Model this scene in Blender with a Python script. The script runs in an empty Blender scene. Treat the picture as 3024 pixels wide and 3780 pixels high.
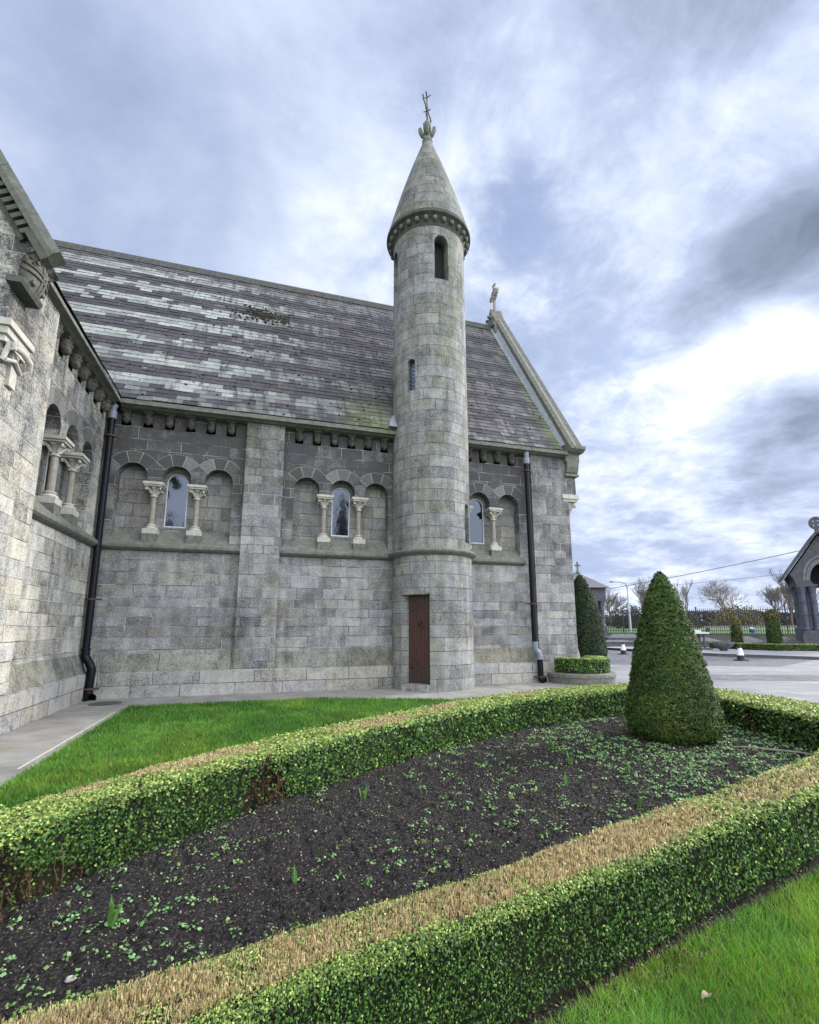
import bpy, bmesh, math, random
import numpy as np
from math import sin, cos, pi, radians as R_
from mathutils import Vector, Matrix
from mathutils.geometry import tessellate_polygon
random.seed(7); rng = np.random.default_rng(11)
S = bpy.context.scene; COL = S.collection

# ------------------------------------------------ camera
YAW, PITCH, ROLL = R_(17.204), R_(10.247), R_(-0.135)
fw = Vector((sin(YAW)*cos(PITCH), cos(YAW)*cos(PITCH), sin(PITCH)))
r0 = Vector((cos(YAW), -sin(YAW), 0)); u0 = r0.cross(fw)
rr = r0*cos(ROLL)+u0*sin(ROLL); uu = -r0*sin(ROLL)+u0*cos(ROLL)
cam = bpy.data.cameras.new('camera'); camo = bpy.data.objects.new('camera', cam); COL.objects.link(camo)
camo.matrix_world = Matrix(((rr.x, uu.x, -fw.x, 0), (rr.y, uu.y, -fw.y, 0), (rr.z, uu.z, -fw.z, 1.6), (0, 0, 0, 1)))
cam.sensor_width = 36; cam.lens = 1804.03/3780*36; cam.shift_y = 103.5/3780
cam.clip_start = .05; cam.clip_end = 2000
S.camera = camo
S.view_settings.view_transform = 'Standard'; S.view_settings.look = 'None'
S.view_settings.exposure = 1.1; S.view_settings.gamma = 1

# ------------------------------------------------ light
SUN_AZ, SUN_EL = R_(80), R_(29)          # from +Y towards +X
sl = bpy.data.lights.new('sun', 'SUN'); sl.energy = 2.0; sl.angle = R_(12); sl.color = (1, .95, .87)
so = bpy.data.objects.new('sun', sl); COL.objects.link(so)
sd = Vector((sin(SUN_AZ)*cos(SUN_EL), cos(SUN_AZ)*cos(SUN_EL), sin(SUN_EL)))
so.rotation_euler = sd.to_track_quat('Z', 'Y').to_euler()

class NT:
    def __init__(s, tree): s.t = tree; s.n = tree.nodes; s.l = tree.links
    def new(s, t, **k):
        n = s.n.new(t)
        for a, b in k.items(): setattr(n, a, b)
        return n
    def put(s, sock, v):
        if isinstance(v, bpy.types.NodeSocket): s.l.new(v, sock)
        elif v is not None:
            try: sock.default_value = v
            except Exception: sock.default_value = (*v, 1)
    def math(s, op, a, b=None, c=None, clamp=False):
        n = s.new('ShaderNodeMath', operation=op, use_clamp=clamp)
        for i, v in enumerate((a, b, c)):
            if v is not None: s.put(n.inputs[i], v)
        return n.outputs[0]
    def mix(s, f, a, b, mode='MIX'):
        n = s.new('ShaderNodeMix', data_type='RGBA', blend_type=mode)
        s.put(n.inputs[0], f); s.put(n.inputs[6], a if not isinstance(a, tuple) else (*a[:3], 1)); s.put(n.inputs[7], b if not isinstance(b, tuple) else (*b[:3], 1))
        return n.outputs[2]
    def noise(s, vec, sc, det=4, rough=.6, dist=0, out=0):
        n = s.new('ShaderNodeTexNoise'); s.put(n.inputs['Vector'], vec); n.inputs['Scale'].default_value = sc
        n.inputs['Detail'].default_value = det; n.inputs['Roughness'].default_value = rough; n.inputs['Distortion'].default_value = dist
        return n.outputs[out]
    def ramp(s, f, stops, interp='LINEAR'):
        n = s.new('ShaderNodeValToRGB'); s.put(n.inputs[0], f); cr = n.color_ramp; cr.interpolation = interp
        while len(cr.elements) < len(stops): cr.elements.new(.5)
        for e, (p, c) in zip(cr.elements, stops):
            e.position = p; e.color = (*c, 1) if isinstance(c, tuple) else (c, c, c, 1)
        return n.outputs[0]
    def mapr(s, v, a, b, c=0, d=1, smooth=False):
        n = s.new('ShaderNodeMapRange'); s.put(n.inputs[0], v)
        if smooth: n.interpolation_type = 'SMOOTHSTEP'
        for i, x in enumerate((a, b, c, d)): n.inputs[i+1].default_value = x
        return n.outputs[0]
    def vec(s, x, y, z=0.):
        n = s.new('ShaderNodeCombineXYZ'); s.put(n.inputs[0], x); s.put(n.inputs[1], y); s.put(n.inputs[2], z); return n.outputs[0]
    def sep(s, v):
        n = s.new('ShaderNodeSeparateXYZ'); s.put(n.inputs[0], v); return n.outputs
    def vm(s, op, a, b=None, out=0):
        n = s.new('ShaderNodeVectorMath', operation=op); s.put(n.inputs[0], a)
        if b is not None: s.put(n.inputs[1], b)
        return n.outputs[out]

# ------------------------------------------------ sky: physical sky seen through drifting cloud
W = bpy.data.worlds.new('World'); S.world = W; W.use_nodes = True
k = NT(W.node_tree); k.n.clear()
tc = k.new('ShaderNodeTexCoord').outputs['Generated']
sky = k.new('ShaderNodeTexSky', sky_type='NISHITA', sun_disc=False); sky.sun_elevation = SUN_EL; sky.sun_rotation = SUN_AZ
sky.dust_density = 1.5
dx, dy, dz = k.sep(tc)
dzc = k.math('MAXIMUM', dz, 0.0)
den = k.math('ADD', dzc, .22)
cp = k.vec(k.math('DIVIDE', dx, den), k.math('DIVIDE', dy, den), 0)
def lobe(az, el, rad, w):
    az, el = R_(az), R_(el)
    v = (sin(az)*cos(el), cos(az)*cos(el), sin(el))
    dd = k.vm('DOT_PRODUCT', tc, v, out=1)
    e = k.math('EXPONENT', k.math('MULTIPLY', k.math('SUBTRACT', dd, 1), 1/(1-cos(R_(rad)))))
    return k.math('MULTIPLY', e, w)
def lsum(base, L):
    for a in L: base = k.math('ADD', base, lobe(*a))
    return base
n1 = k.noise(cp, 1.5, 7, .55, .35); n2 = k.noise(k.vm('ADD', cp, (7.3, 2.1, 0)), 3.1, 8, .6, .2); n3 = k.noise(k.vm('ADD', cp, (1.3, 9.1, 3)), 7.5, 7, .66, .5)
# cloud cover (0 clear blue .. 1 cloud)
cov = lsum(k.math('ADD', k.math('MULTIPLY', k.math('SUBTRACT', n1, .5), 1.4), k.math('ADD', .76, k.math('MULTIPLY', k.mapr(dx, -.1, .4, .04, 1.0, True), k.math('ADD', k.math('MULTIPLY', k.math('SUBTRACT', n3, .5), 1.1), k.math('MULTIPLY', k.math('SUBTRACT', n2, .5), 1.1))))),
           [(-26, 50, 14, -.12), (-12, 34, 12, -.15), (31, 44, 5, -.72), (36, 40, 4, -.36), (-8, 36, 20, -.20), (43, 28, 4.5, -.5), (47, 21, 3, -.3), (12, 62, 16, .1), (-5, 30, 12, .05), (60, 50, 20, .4), (57, 24, 14, .5)])
cov = k.mapr(cov, .05, .95, 0, 1, True)
# cloud brightness
br = lsum(k.math('ADD', k.math('ADD', k.math('MULTIPLY', k.math('SUBTRACT', n2, .5), k.mapr(dx, -.2, .35, .40, .95, True)), k.math('MULTIPLY', k.math('SUBTRACT', n3, .5), k.mapr(dx, -.1, .5, .03, .50, True))), k.math('ADD', k.math('MULTIPLY', k.math('SUBTRACT', n1, .5), .6), k.mapr(dz, .02, .22, .70, .60))),
          [(58, 25.5, 3.6, .60), (52, 25.5, 3.6, .36), (-12, 32, 14, .10), (42, 22, 6, .15), (61, 34, 4, -.36), (54.5, 33.5, 3.2, -.2), (50, 32, 4, -.16), (46, 44, 8, .04), (60, 52, 8, -.14), (44, 34, 5, .06), (59, 18.5, 3.2, -.34), (54, 17, 3, -.14), (52, 12, 4, -.10), (61, 42, 4, .05), (66, 55, 14, -.05), (15, 55, 15, -.05), (5, 38, 14, .12), (25, 33, 10, .1), (48, 15, 5, .12)])
cc = k.ramp(br, [(0, (.16, .195, .275)), (.3, (.27, .325, .44)), (.55, (.44, .51, .69)), (.75, (.66, .73, .88)), (1, (1.05, 1.06, 1.07))])
blue = k.mix(.45, k.vm('MINIMUM', k.vm('MULTIPLY', sky.outputs[0], (.12, .12, .12)), (.40, .50, .72)), (.37, .46, .72))
skyc = k.mix(cov, blue, cc)
# unseen sky behind camera and off right boosted to light the walls
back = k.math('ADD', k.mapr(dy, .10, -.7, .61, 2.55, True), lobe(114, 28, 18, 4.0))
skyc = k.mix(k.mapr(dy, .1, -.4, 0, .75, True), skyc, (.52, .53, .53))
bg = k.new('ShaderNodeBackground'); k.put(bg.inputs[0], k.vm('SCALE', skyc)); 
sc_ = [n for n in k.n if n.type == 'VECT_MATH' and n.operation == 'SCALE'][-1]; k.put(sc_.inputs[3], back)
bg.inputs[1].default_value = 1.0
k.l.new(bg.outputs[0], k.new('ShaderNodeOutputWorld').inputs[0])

# ------------------------------------------------ materials
def mat(name):
    m = bpy.data.materials.new(name); m.use_nodes = True; t = NT(m.node_tree)
    p = m.node_tree.nodes['Principled BSDF']; return m, t, p
def bump(t, p, h, strength=.5, dist=.02):
    b = t.new('ShaderNodeBump'); b.inputs['Strength'].default_value = strength; b.inputs['Distance'].default_value = dist
    t.put(b.inputs['Height'], h); t.l.new(b.outputs[0], p.inputs['Normal'])
def geo(t): return t.new('ShaderNodeNewGeometry').outputs['Position']
def ashlar(name, w=.75, h=.27, dark=(.066, .065, .067), mid=(.178, .176, .175), light=(.335, .332, .325), mortar_l=(.42, .415, .40), mortar_d=(.07, .07, .065), green=.0, warp=.05, dirt_z=None, mw=.010, rcw=.36):
    m, t, p = mat(name)
    uv = t.new('ShaderNodeUVMap').outputs[0]; ux, uy, _ = t.sep(uv); P = geo(t); px_, py_, pz_ = t.sep(P)
    wob = t.math('MULTIPLY', t.math('SUBTRACT', t.noise(uv, 6, 2), .5), .012)
    v = t.math('ADD', t.math('ADD', uy, wob), t.math('MULTIPLY', t.math('SINE', t.math('MULTIPLY', uy, 3.3)), warp))
    vr = t.math('DIVIDE', v, h); row = t.math('FLOOR', vr); fr = t.math('SUBTRACT', vr, row)
    wn = t.new('ShaderNodeTexWhiteNoise', noise_dimensions='1D'); t.put(wn.inputs['W'], t.math('ADD', row, .5))
    rr_ = wn.outputs[0]
    wu = t.math('ADD', t.math('DIVIDE', t.math('ADD', ux, wob), t.math('ADD', w*.75, t.math('MULTIPLY', rr_, w*.5))), t.math('MULTIPLY', rr_, 91.7))
    def vor(feat):
        n = t.new('ShaderNodeTexVoronoi', voronoi_dimensions='1D', feature=feat); t.put(n.inputs['W'], wu)
        n.inputs['Scale'].default_value = 1; n.inputs['Randomness'].default_value = .62; return n
    cell = t.sep(vor('F1').outputs['Color'])[0]; dist = t.math('MULTIPLY', vor('DISTANCE_TO_EDGE').outputs[0], w)
    w2 = t.new('ShaderNodeTexWhiteNoise', noise_dimensions='2D'); t.put(w2.inputs['Vector'], t.vec(t.math('MULTIPLY', cell, 37.7), row))
    rc = w2.outputs[0]; rs = t.sep(w2.outputs[1])
    dv = t.math('MULTIPLY', t.math('MINIMUM', fr, t.math('SUBTRACT', 1, fr)), h)
    e = t.math('MINIMUM', dv, dist)
    mort = t.math('SUBTRACT', 1, t.mapr(e, mw*.35, mw, 0, 1, True))
    big = t.noise(P, .55, 4, .6); mid_n = t.noise(P, 3.2, 5, .65, .4); fine = t.noise(P, 26, 4, .75); spk = t.noise(P, 90, 2, .7)
    st = t.noise(t.vm('MULTIPLY', P, (3.1, 3.1, .35)), 1.6, 4, .6)   # rain streaks
    val = t.math('ADD', t.math('MULTIPLY', rc, rcw), t.math('ADD', t.math('MULTIPLY', t.math('SUBTRACT', mid_n, .5), 1.15), t.math('MULTIPLY', t.math('SUBTRACT', big, .5), .7)))
    val = t.math('ADD', val, t.math('MULTIPLY', t.math('SUBTRACT', fine, .5), 1.9))
    val = t.math('ADD', val, t.math('MULTIPLY', t.math('SUBTRACT', st, .5), .8))
    val = t.math('ADD', val, .33)
    if dirt_z:   # sooty weathering on the upper courses
        z0, z1, amt = dirt_z
        val = t.math('SUBTRACT', val, t.mapr(t.math('ADD', pz_, t.math('MULTIPLY', t.math('SUBTRACT', st, .5), 1.5)), z0, z1, 0, amt, True))
    c = t.ramp(val, [(0, dark), (.42, mid), (.85, light), (1.0, tuple(x*1.12 for x in light))])
    tint = t.ramp(rs[1], [(0, (1.04, 1.0, .94)), (.5, (1.0, 1.0, 1.0)), (1, (.97, .985, 1.05))])
    c = t.mix(1.0, c, tint, 'MULTIPLY')
    if green:
        g = t.mapr(t.noise(t.vm('MULTIPLY', P, (1.3, 1.3, .25)), 1.3, 4, .65), .5, .72, 0, green, True)
        c = t.mix(t.math('MULTIPLY', g, t.mapr(fine, .3, .6)), c, (.115, .14, .055))
    mc = t.mix(t.mapr(t.noise(P, 1.4, 3), .42, .58), mortar_d, mortar_l)
    c = t.mix(t.math('MULTIPLY', mort, t.mapr(t.noise(P, 5, 3), .3, .55, .5, 1)), c, mc)
    c = t.mix(1.0, c, t.ramp(spk, [(.15, .6), (.5, 1.), (.85, 1.4)]), 'MULTIPLY')
    t.put(p.inputs['Base Color'], c); p.inputs['Roughness'].default_value = .9; p.inputs['Specular IOR Level'].default_value = .25
    hh = t.math('ADD', t.math('MULTIPLY', fine, .35), t.math('ADD', t.math('MULTIPLY', mort, -.6), t.math('ADD', t.math('MULTIPLY', spk, .15), t.math('MULTIPLY', rc, .25))))
    bump(t, p, hh, .9, .02)
    return m
def stone(name, a, b, sc=6, rough=.85, green=0, bs=.5, ao=None):
    m, t, p = mat(name); P = geo(t)
    n = t.noise(P, sc, 5, .7, .3); f = t.noise(P, sc*8, 3, .7)
    v = t.math('ADD', t.math('MULTIPLY', n, 1.4), t.math('MULTIPLY', f, .5)); v = t.math('SUBTRACT', v, .45)
    c = t.ramp(v, [(.1, a), (.9, b)])
    if green: c = t.mix(t.mapr(t.noise(t.vm('MULTIPLY', P, (1, 1, .4)), 1.7, 4), .45, .65, 0, green, True), c, (.12, .15, .05))
    t.put(p.inputs['Base Color'], c); p.inputs['Roughness'].default_value = rough; p.inputs['Specular IOR Level'].default_value = .25
    bump(t, p, t.math('ADD', n, f), bs, .01); return m
def plain(name, c, rough=.6, metal=0, spec=.5):
    m, t, p = mat(name); P = geo(t)
    n = t.noise(P, 18, 4, .7)
    t.put(p.inputs['Base Color'], t.mix(1., (*c, 1), t.ramp(n, [(.2, .72), (.8, 1.22)]), 'MULTIPLY')); p.inputs['Roughness'].default_value = rough
    p.inputs['Metallic'].default_value = metal; p.inputs['Specular IOR Level'].default_value = spec
    return m
def leafmat(name, trans=.25, rough=.5, spec=.35):
    m, t, p = mat(name); a = t.new('ShaderNodeAttribute'); a.attribute_name = 'Col'
    t.put(p.inputs['Base Color'], a.outputs[0]); p.inputs['Roughness'].default_value = rough; p.inputs['Specular IOR Level'].default_value = spec
    tr = t.new('ShaderNodeBsdfTranslucent'); t.put(tr.inputs[0], a.outputs[0])
    mx = t.new('ShaderNodeMixShader'); mx.inputs[0].default_value = trans
    t.l.new(p.outputs[0], mx.inputs[1]); t.l.new(tr.outputs[0], mx.inputs[2])
    t.l.new(mx.outputs[0], m.node_tree.nodes['Material Output'].inputs[0]); return m

M = {}
M['ash'] = ashlar('ashlar_nave', green=.0, dirt_z=(3.3, 5.6, .56))
M['ash_butt'] = ashlar('ashlar_buttress', w=.5, green=.55, dirt_z=(3.5, 6, .12))
M['ash_corner'] = ashlar('ashlar_corner', w=.45, green=.1, dirt_z=(2.5, 6, .22))
M['ash_wing'] = ashlar('ashlar_wing', w=.7, light=(.50, .485, .43), mid=(.30, .292, .262), rcw=.3, dirt_z=(3.6, 6.5, .30))  # paler, warmer copy of the nave ashlar: the wing's brighter light in its colour
M['ash_tower'] = ashlar('ashlar_tower', w=.72, h=.335, green=.62, rcw=.3, light=(.31, .308, .295), mid=(.178, .178, .171), mortar_l=(.12, .12, .11), mortar_d=(.05, .05, .045), mw=.009, warp=.02)
M['ash_cone'] = ashlar('ashlar_cone', w=.8, h=.45, green=.5, dark=(.06, .06, .056), mid=(.13, .13, .12), light=(.24, .24, .22), mortar_l=(.1, .1, .09), mortar_d=(.04, .04, .035), mw=.01)
M['ash_recess'] = ashlar('ashlar_recess', w=.6, h=.3, mid=(.165, .162, .158), light=(.27, .265, .25), mortar_l=(.13, .13, .12))
M['plinth'] = ashlar('ashlar_plinth', w=.95, h=.33, green=.05, light=(.36, .352, .325), mid=(.25, .245, .228), mortar_l=(.10, .10, .09), mortar_d=(.05, .05, .045))
M['weather'] = stone('weathered_stone', (.055, .055, .05), (.22, .218, .19), 9, green=.12)
M['weather_ash'] = ashlar('ashlar_weathering', w=1.25, h=5, dark=(.05, .05, .042), mid=(.125, .123, .104), light=(.25, .246, .21), green=.4, mortar_l=(.08, .08, .07), warp=0)
M['trim'] = stone('moulding_stone', (.07, .072, .066), (.22, .22, .195), 7, green=.2)
M['trim_dark'] = stone('dark_stone', (.035, .036, .034), (.12, .12, .108), 8)  # dark trim tone; on the coping soffit it stands for shade
M['cream'] = stone('cream_limestone', (.27, .255, .225), (.56, .54, .49), 9, bs=.3)
M['shaft'] = stone('column_shaft_stone', (.17, .155, .135), (.36, .33, .28), 9, bs=.3)
M['headst'] = stone('carved_head_stone', (.018, .017, .016), (.12, .115, .10), 11)  # tone darkened for soot and for the shade under the cornice
M['dark'] = plain('unlit_interior', (.012, .012, .013), .9)
M['lead'] = stone('lead_flashing', (.16, .18, .2), (.30, .33, .36), 6, .6)
M['pipe'] = plain('black_paint', (.003, .004, .008), .42, 0, .18)
M['pipe_grey'] = plain('bare_pvc', (.16, .19, .23), .45)
M['iron'] = plain('wrought_iron', (.02, .02, .022), .5)
M['white'] = plain('white_frame', (.50, .52, .56), .6)
M['rust'] = plain('rusty_iron', (.06, .03, .018), .8)

# glass: sheet glass in front of a dark church, mirrors the sky
m, t, p = mat('window_glass'); P = geo(t)
p.inputs['Base Color'].default_value = (.068, .077, .098, 1); p.inputs['Metallic'].default_value = 1; p.inputs['Roughness'].default_value = .06
bump(t, p, t.noise(P, 2.2, 3), .12, .02); M['glass'] = m
m, t, p = mat('leaded_glass'); P = geo(t)
p.inputs['Base Color'].default_value = (.16, .2, .26, 1); p.inputs['Metallic'].default_value = .7; p.inputs['Roughness'].default_value = .2
bump(t, p, t.noise(P, 30, 2), .5, .01); M['leadglass'] = m

# slates use the colour stored on each slate
m, t, p = mat('slate'); P = geo(t); a = t.new('ShaderNodeAttribute'); a.attribute_name = 'Col'
st = t.noise(t.vm('MULTIPLY', P, (2.6, .5, .4)), 1.8, 5, .65, .3); fn = t.noise(P, 13, 4, .75); lg = t.noise(P, .45, 4, .6)
c = a.outputs[0]
lich = t.math('MULTIPLY', t.mapr(fn, .42, .66, 0, .75, True), t.mapr(lg, .4, .62, .15, .9, True))
c = t.mix(t.math('MULTIPLY', lich, .38), c, (.17, .18, .165))
px0 = t.sep(P)[0]
dk = t.mapr(t.math('ADD', st, t.mapr(px0, -5, 0, -.10, .02)), .47, .62, 0, .72, True)
c = t.mix(dk, c, (.040, .036, .043))
c = t.mix(t.mapr(st, .25, .38, .4, 0, True), c, (.22, .23, .215))
sp = t.noise(t.vm('ADD', P, (9, 1, 2)), 9, 2, .5); c = t.mix(t.math('MULTIPLY', t.mapr(sp, .715, .75, 0, .8, True), t.mapr(lg, .45, .6)), c, (.50, .51, .49))
cr_ = t.noise(t.vm('ADD', P, (5, 5, 5)), 24, 3, .7); c = t.mix(1., c, t.ramp(cr_, [(.25, .6), (.75, 1.4)]), 'MULTIPLY')
pz_ = t.sep(P)[2]; px_ = t.sep(P)[0]
gr = t.math('MULTIPLY', t.mapr(t.math('ABSOLUTE', t.math('SUBTRACT', px_, 3.0)), .2, 1.3, 1, 0, True), t.mapr(pz_, 7.3, 9.2, 1, 0, True))
c = t.mix(t.math('MULTIPLY', gr, t.mapr(fn, .4, .6, .1, .8)), c, (.13, .17, .04))
gr2 = t.math('MULTIPLY', t.mapr(px_, 8.75, 9.35, 0, 1, True), t.mapr(pz_, 7.5, 12.5, 1, .1, True))
c = t.mix(t.math('MULTIPLY', gr2, t.mapr(fn, .35, .55, .1, .85)), c, (.09, .13, .03))
t.put(p.inputs['Base Color'], c); p.inputs['Roughness'].default_value = .55; p.inputs['Specular IOR Level'].default_value = .4
bump(t, p, fn, .5, .01); M['slate'] = m

# concrete path
m, t, p = mat('concrete_path'); P = geo(t)
n = t.noise(P, 1.3, 6, .65, .5); f = t.noise(P, 40, 3, .8); s2 = t.noise(t.vm('MULTIPLY', P, (1.2, 3, 1)), 2.2, 4)
c = t.ramp(t.math('ADD', t.math('MULTIPLY', n, .8), t.math('MULTIPLY', s2, .35)), [(.35, (.13, .125, .115)), (.6, (.235, .226, .208)), (.8, (.31, .30, .27))])
c = t.mix(1., c, t.ramp(f, [(.2, .7), (.8, 1.3)]), 'MULTIPLY')
c = t.mix(t.mapr(t.noise(P, 2.1, 5), .57, .68, 0, .5, True), c, (.15, .155, .07))
t.put(p.inputs['Base Color'], c); p.inputs['Roughness'].default_value = .8; bump(t, p, t.math('ADD', f, n), .4, .01); M['path'] = m
# soil
m, t, p = mat('soil'); P = geo(t)
f = t.noise(P, 55, 5, .8); n = t.noise(P, 4, 4, .6)
c = t.ramp(f, [(.32, (.004, .0035, .004)), (.47, (.022, .019, .020)), (.58, (.055, .049, .050)), (.68, (.17, .155, .14))])
t.put(p.inputs['Base Color'], c); p.inputs['Roughness'].default_value = .95; p.inputs['Specular IOR Level'].default_value = .2; bump(t, p, f, 1., .04); M['soil'] = m
# turf base
m, t, p = mat('turf'); P = geo(t)
n = t.noise(P, 2.3, 4, .6); f = t.noise(P, 60, 4, .8)
c = t.mix(t.mapr(n, .35, .65), (.05, .13, .02), (.085, .19, .03)); c = t.mix(1., c, t.ramp(f, [(.2, .4), (.8, 1.3)]), 'MULTIPLY')
t.put(p.inputs['Base Color'], c); p.inputs['Roughness'].default_value = .9; bump(t, p, f, 1., .03); M['turf'] = m
# paving of the forecourt: bands of slabs and setts
def paving(name, a, b, bw, bh, joint, rough):
    m, t, p = mat(name); P = geo(t)
    br_ = t.new('ShaderNodeTexBrick'); t.put(br_.inputs['Vector'], t.vm('ADD', P, t.vm('SCALE', t.noise(P, 8, 2, out=1))) if False else P)
    for i, v in (('Color1', a), ('Color2', b), ('Mortar', joint)): br_.inputs[i].default_value = (*v, 1)
    br_.inputs['Scale'].default_value = 1; br_.inputs['Brick Width'].default_value = bw; br_.inputs['Row Height'].default_value = bh; br_.inputs['Mortar Size'].default_value = .012
    br_.inputs['Mortar Smooth'].default_value = .3
    f = t.noise(P, 9, 4, .7); g = t.noise(P, .5, 4, .6)
    c = t.mix(1., br_.outputs[0], t.ramp(f, [(.2, .7), (.8, 1.25)]), 'MULTIPLY'); c = t.mix(1., c, t.ramp(g, [(.3, .8), (.7, 1.15)]), 'MULTIPLY')
    t.put(p.inputs['Base Color'], c); p.inputs['Roughness'].default_value = rough; bump(t, p, t.math('ADD', f, br_.outputs[1]), .4, .01); return m
M['slabs'] = paving('pale_slabs', (.19, .19, .20), (.255, .255, .265), 1.1, .55, (.11, .11, .11), .75)
M['setts'] = paving('grey_setts', (.055, .055, .068), (.14, .14, .16), .22, .14, (.11, .11, .12), .75)
M['pavement'] = paving('pavement_slabs', (.24, .24, .25), (.30, .30, .31), .9, .6, (.22, .22, .22), .75)
M['kerb'] = stone('dark_kerb', (.06, .062, .07), (.13, .135, .15), 4)
M['tomb'] = stone('dark_tomb_stone', (.05, .052, .06), (.16, .165, .18), 3)
M['tomb_light'] = stone('pale_tomb_stone', (.40, .41, .42), (.62, .63, .64), 3)
M['kiosk'] = stone('kiosk_stone', (.04, .042, .05), (.13, .133, .15), 4)
M['kiosk_arch'] = stone('kiosk_arch_stone', (.08, .083, .092), (.20, .205, .215), 4)
M['kshaft'] = stone('blue_grey_shaft', (.045, .052, .072), (.11, .12, .155), 3, .5)
M['bwall'] = stone('boundary_wall_stone', (.09, .085, .075), (.2, .19, .165), 2)
M['bark'] = plain('bark', (.085, .07, .065), .9); M['twig'] = plain('winter_twigs', (.17, .145, .145), .9); M['cable'] = plain('cable_sheath', (.12, .12, .13), .95, 0, .1)
M['fence'] = plain('railing_paint', (.022, .024, .028), .5)
M['far_wood'] = stone('winter_wood', (.05, .05, .048), (.13, .12, .11), .8)
M['terra'] = plain('terracotta', (.22, .07, .035), .8)
M['coneblack'] = plain('black_rubber', (.018, .015, .022), .7)
M['conewhite'] = plain('white_sleeve', (.75, .78, .84), .4)
M['blueplastic'] = plain('blue_cloth', (.03, .07, .28), .6)
M['lamppost'] = plain('pale_paint', (.42, .46, .55), .5)
M['leaf'] = leafmat('box_leaf'); M['yew'] = leafmat('yew_leaf', .12, .6, .25); M['grass'] = leafmat('grass_blade', .3, .55, .3)
M['litter'] = leafmat('dry_leaf', .15, .8, .1)
# door
m, t, p = mat('door_wood'); P = geo(t); uv = t.new('ShaderNodeUVMap').outputs[0]; ux, uy, _ = t.sep(uv)
gr = t.noise(t.vm('MULTIPLY', uv, (22, 1.3, 1)), 2, 5, .7, .5); pl = t.math('FRACT', t.math('DIVIDE', ux, .115)); gap = t.mapr(t.math('MINIMUM', pl, t.math('SUBTRACT', 1, pl)), .02, .07, 1, 0, True)
c = t.ramp(gr, [(.3, (.016, .005, .003)), (.55, (.055, .015, .008)), (.8, (.10, .03, .014))])
c = t.mix(t.mapr(uy, .45, .8, .75, 0, True), c, (.03, .017, .013)); c = t.mix(gap, c, (.006, .004, .004))
t.put(p.inputs['Base Color'], c); p.inputs['Roughness'].default_value = .45; bump(t, p, t.math('SUBTRACT', t.math('MULTIPLY', gr, .3), gap), .6, .01); M['door'] = m

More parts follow.
